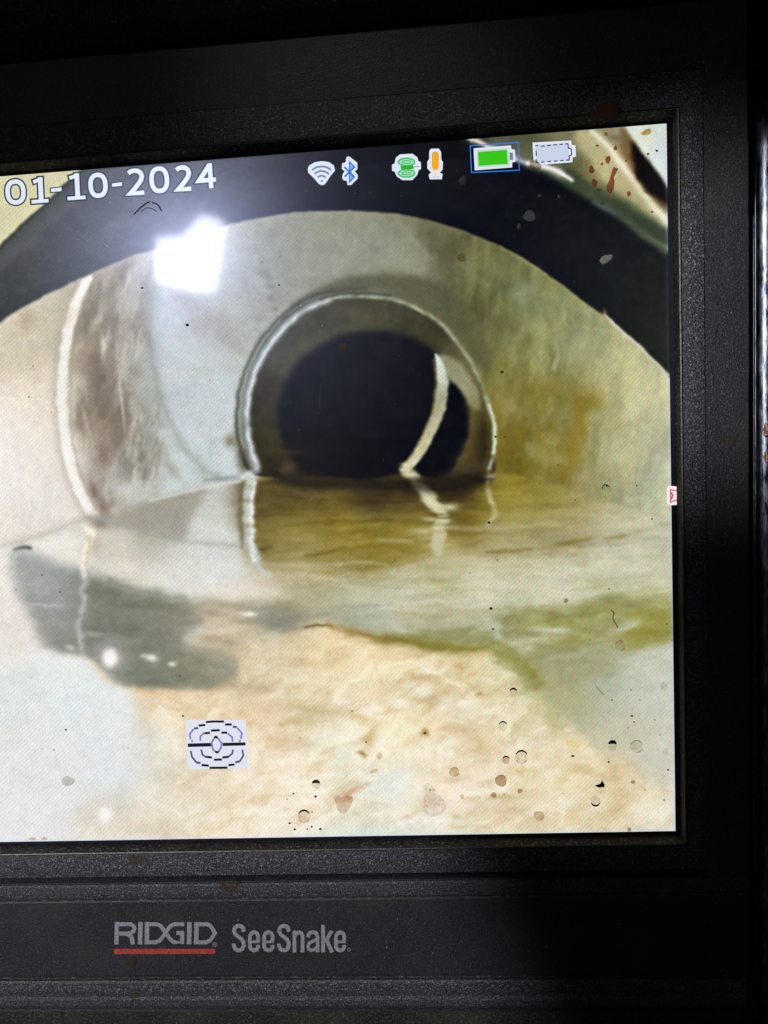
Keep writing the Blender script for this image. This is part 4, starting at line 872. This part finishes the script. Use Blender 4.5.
# faint pale dust on the whole glass and bezel
m_dust, ntd, bd = new_mat('pale_dust'); bd.inputs['Base Color'].default_value = (.62, .60, .58, 1); bd.inputs['Roughness'].default_value = .9
vs, fs = [], []
for _ in range(520):
    if rnd.random() < .62: x, y, h = rnd.uniform(-60, 672), rnd.uniform(165, 835), 0
    else:
        x, y = rnd.uniform(-20, 745), rnd.choice([rnd.uniform(60, 130), rnd.uniform(903, 973)]); h = hm+.0012
        if rnd.random() < .45: x, y = rnd.uniform(683, 745), rnd.uniform(130, 800)
    r = .22+.5*rnd.random()**4; b0 = len(vs)
    vs += [pl(x-r, y, h+.0002), pl(x, y-r, h+.0002), pl(x+r, y, h+.0002), pl(x, y+r, h+.0002), pl(x, y, h+.0004)]
    fs += [(b0, b0+1, b0+4), (b0+1, b0+2, b0+4), (b0+2, b0+3, b0+4), (b0+3, b0, b0+4)]
mesh_obj('dust_specks', vs, fs, [m_dust], monitor, kind='stuff')
# hair and scratches
def fibre(name, pts, w, mat, h=.0001, parent=None):
    p = Print(h); q = [tuple(a) for a in catmull(pts)]; p.line(q, w, mat); return p.build(name, parent or display)
def catmull(pts, n=6):
    P = [Vector(p) for p in pts]; out = []
    for i in range(len(P)-1):
        a, b_, c_, d = P[max(i-1, 0)], P[i], P[i+1], P[min(i+2, len(P)-1)]
        for k in range(n):
            t = k/n; out.append(.5*((2*b_)+(-a+c_)*t+(2*a-5*b_+4*c_-d)*t*t+(-a+3*b_-3*c_+d)*t**3))
    return out+[P[-1]]
fibre('fibre', [(134,214.5),(139,209),(146,203.5),(150,201.5)], 1.3, D['olive']); fibre('fibre', [(152,202),(158,205),(161.5,211)], 1.2, D['olive']); fibre('fibre', [(141,212),(146,208),(153,209),(157,212)], .7, D['olive'])
fibre('fibre', [(602.5,489.5),(603,486),(606,484.6),(609.5,487)], 1., D['olive']); fibre('fibre', [(611,610),(614,613),(613,618),(618,628)], .9, D['olive'])
m_scr, nts, bs = new_mat('fine_scratch'); bs.inputs['Base Color'].default_value = (.5, .5, .48, 1)
fibre('scratch', [(321,382),(319.8,396),(320,408)], .55, m_scr); fibre('scratch', [(596,686),(600,691),(604,695)], .5, D['olive'])
# stains on the bezel
hb = hm+.0004
D['stain'] = dirt_mat('dull_stain', (1., .88, .76), (.12, .10, .07), .14, .8)
D['redstain'] = dirt_mat('red_brown_stain', (.5, .3, .2), (.11, .035, .018), .7, .8)
blob('mud_patch', 0, 0, 1, 1, 'redstain', h=hm+.0014, parent=monitor, pts=[(589,117),(594,111),(600,105.5),(606,101.5),(613,100.5),(618,104),(619,111),(616,116),(608,118.5),(598,119.5)])
for x, y, rx, ry in [(228,885.5,11,6.5),(130,963.5,5.5,6.5),(118,913.5,4.5,4),(133,994.5,4.5,4.5),(136,860,10,4.5),(730.5,442,4,6),(684,184,4,3)]:
    blob('bezel_stain', x, y, rx, ry, 'stain', h=hb, parent=monitor, irr=.16, dome=.00004)

# fine scuffs on the plastic
m_sc, nt_, b_ = new_mat('scuffed_plastic'); b_.inputs['Base Color'].default_value = (.075, .074, .08, 1); b_.inputs['Roughness'].default_value = .6
sp_ = Print(hm+.0004)
for _ in range(46):
    if rnd.random() < .6: x, y, an = rnd.uniform(0, 520), rnd.choice([rnd.uniform(853, 876), rnd.uniform(904, 972), rnd.uniform(984, 1006)]), rnd.gauss(0, 25)
    else: x, y, an = rnd.uniform(684, 745), rnd.uniform(130, 480), rnd.gauss(90, 25)
    L = rnd.uniform(3, 16); a_ = math.radians(an); k_ = rnd.uniform(-1, 1)
    sp_.line([(x, y), (x+.5*L*math.cos(a_)-k_*math.sin(a_), y+.5*L*math.sin(a_)+k_*math.cos(a_)), (x+L*math.cos(a_), y+L*math.sin(a_))], rnd.uniform(.2, .45), m_sc)
sp_.build('scuff_marks', monitor, kind='stuff')

# ================================================================ right: gap, seal and bright metal post
chrome, nt, b = new_mat('scuffed_metal'); v = coords(nt, (1, 1, .25)); n = noise(nt, 900, 4, .7, v)
r = ramp(nt, n.outputs['Fac'], [(.35, (.02, .024, .04)), (.6, (.26, .27, .32)), (.75, (.5, .5, .55))]); link(nt, r.outputs[0], b.inputs['Base Color'])
b.inputs['Metallic'].default_value = 1; r = ramp(nt, n.outputs['Fac'], [(.3, (.30,)*3), (.7, (.48,)*3)]); link(nt, r.outputs[0], b.inputs['Roughness'])
bp = nt.nodes.new('ShaderNodeBump'); bp.inputs['Strength'].default_value = .25; bp.inputs['Distance'].default_value = .0003; link(nt, n.outputs['Fac'], bp.inputs['Height']); link(nt, bp.outputs[0], b.inputs['Normal'])
hs = hm-.001
seal = prism_x = None
def post(name, px0, px1, h, z0, z1, mat, parent, nseg=16, ctr=None, **kw):
    """upright rounded bar, left and right edge measured at mid height"""
    xa, xb = pl(px0, 350, h).x, pl(px1, 350, h).x; r = (xb-xa)/2; cx = (xa+xb)/2; vs, fs = [], []
    rings = 24
    for k in range(rings+1):
        z = z0+(z1-z0)*k/rings
        for i in range(nseg):
            t = 2*math.pi*i/nseg; vs.append((cx+r*math.cos(t), -h+r*math.sin(t), z))
    for k in range(rings):
        for i in range(nseg): j = (i+1) % nseg; fs.append((k*nseg+i, k*nseg+j, (k+1)*nseg+j, (k+1)*nseg+i))
    fs.append(tuple(range(nseg))[::-1]); fs.append(tuple(range(rings*nseg, (rings+1)*nseg)))
    return mesh_obj(name, vs, fs, [mat], parent, smooth=True, **kw)
post('seal_bead', 752.8, 754.8, .001, -.01, .142, M['edge'], monitor)
latch = empty('case_side_post', (pl(768, 500, 0).x, .0, -.05), 'dark scuffed metal post with bright streak standing right of the black monitor', 'post')
post('post_edge', 755.0, 756.2, .0030, -.05, .152, chrome, latch, 12)
post('post_bar', 755.8, 776, .0, -.05, .165, chrome, latch, 32)
rust, nt, b = new_mat('rusty_lump'); n = noise(nt, 700, 4, .6, coords(nt)); r = ramp(nt, n.outputs['Fac'], [(.35, (.06, .035, .022)), (.5, (.34, .19, .11)), (.65, (.55, .48, .40))]); link(nt, r.outputs[0], b.inputs['Base Color'])
for x, y, r0 in [(767, 430, 4.4), (768.5, 457, 4.0)]:
    bm = bmesh.new(); bmesh.ops.create_icosphere(bm, subdivisions=3, radius=1); p0 = pl(x, y, .0030); k = r0/4344*1.05
    for vtx in bm.verts:
        d = 1+.22*math.sin(vtx.co.x*5+y)+.16*math.sin(vtx.co.z*7+x); vtx.co = p0+Vector((vtx.co.x*k, vtx.co.y*k*.7, vtx.co.z*k*1.15))*d
    me = bpy.data.meshes.new('rust_lump'); bm.to_mesh(me); bm.free(); finish(bpy.data.objects.new('rust_lump', me), [rust], latch, smooth=True)
# dark case wall behind everything
wallm = plastic('dark_case_wall', (.008, .008, .010), .8, .5, 300, .3, .2)
mesh_obj('backdrop_wall', [(-.9, .075, -.6), (.9, .075, -.6), (.9, .075, .8), (-.9, .075, .8)], [(0, 1, 2, 3)], [wallm], None, kind='structure', label='dark background behind the monitor')

# ================================================================ the bright slatted window mirrored in the glass (stands behind the camera)
def mirrored(px, py, dist=1.6):
    hpt = pl(px, py, 0); d = ray(px, py); r = Vector((d.x, -d.y, d.z)); return hpt+r*((hpt.y+dist)/-r.y)
slat_m, nt, b = new_mat('glowing_slat'); b.inputs['Base Color'].default_value = (.8, .8, .8, 1); b.inputs['Emission Color'].default_value = (.93, .93, 1, 1); b.inputs['Emission Strength'].default_value = 15  # daylight on the slats is put in as emission
pane_m, nt, b = new_mat('bright_pane'); b.inputs['Base Color'].default_value = (.4, .4, .45, 1); b.inputs['Emission Color'].default_value = (.86, .88, 1, 1); b.inputs['Emission Strength'].default_value = 8.5
win = empty('window', mirrored(185, 262), 'bright window with upright white slats, seen only mirrored in the glass', 'window')
def top_y(x): return 237-(x-156)*.05 if x < 182 else (235.7-(x-182)*1.15 if x < 201 else 213.9+(x-201)*.25)
N = 7; vs, fs = [], []; off = Vector((0, .004, 0))
def edge(u): return (156.5+u*65.5, top_y(156.5+u*65.5)), (154.6+u*55, 281+(u*.62 if u < .62 else .385)*18+(0 if u < .62 else (u-.62)*6))
outline = [edge(i/24)[0] for i in range(25)]+[edge(i/24)[1] for i in range(25)][::-1]
me_v = [mirrored(*q)+Vector((0, -.02, 0)) for q in outline]+[mirrored(*q)+Vector((0, -.05, 0)) for q in outline]; n = len(outline)
mesh_obj('pane', me_v, [tuple(range(n)), tuple(range(n, 2*n))[::-1]]+[(i, (i+1) % n, n+(i+1) % n, n+i) for i in range(n)], [pane_m], None).parent = win
bpy.context.view_layer.update()
for o in COL.objects:
    if o.name == 'pane': o.matrix_parent_inverse = Matrix.Translation(-win.location)
for k in range(N):
    u0, u1 = (k+.02)/N, (k+.70)/N; q = []
    us = [u0+(u1-u0)*i/4 for i in range(5)]
    loop = [edge(u)[0] for u in us]+[edge(u)[1] for u in us][::-1]; m = len(loop)
    vv = [mirrored(*p) for p in loop]+[mirrored(*p)+Vector((0, -.006, 0)) for p in loop]
    o = mesh_obj('slat', vv, [tuple(range(m)), tuple(range(m, 2*m))[::-1]]+[(i, (i+1) % m, m+(i+1) % m, m+i) for i in range(m)], [slat_m], win)
    o.matrix_parent_inverse = Matrix.Translation(-win.location)
for root in (monitor, latch):
    for o in root.children: o.matrix_parent_inverse = Matrix.Translation(-root.location)
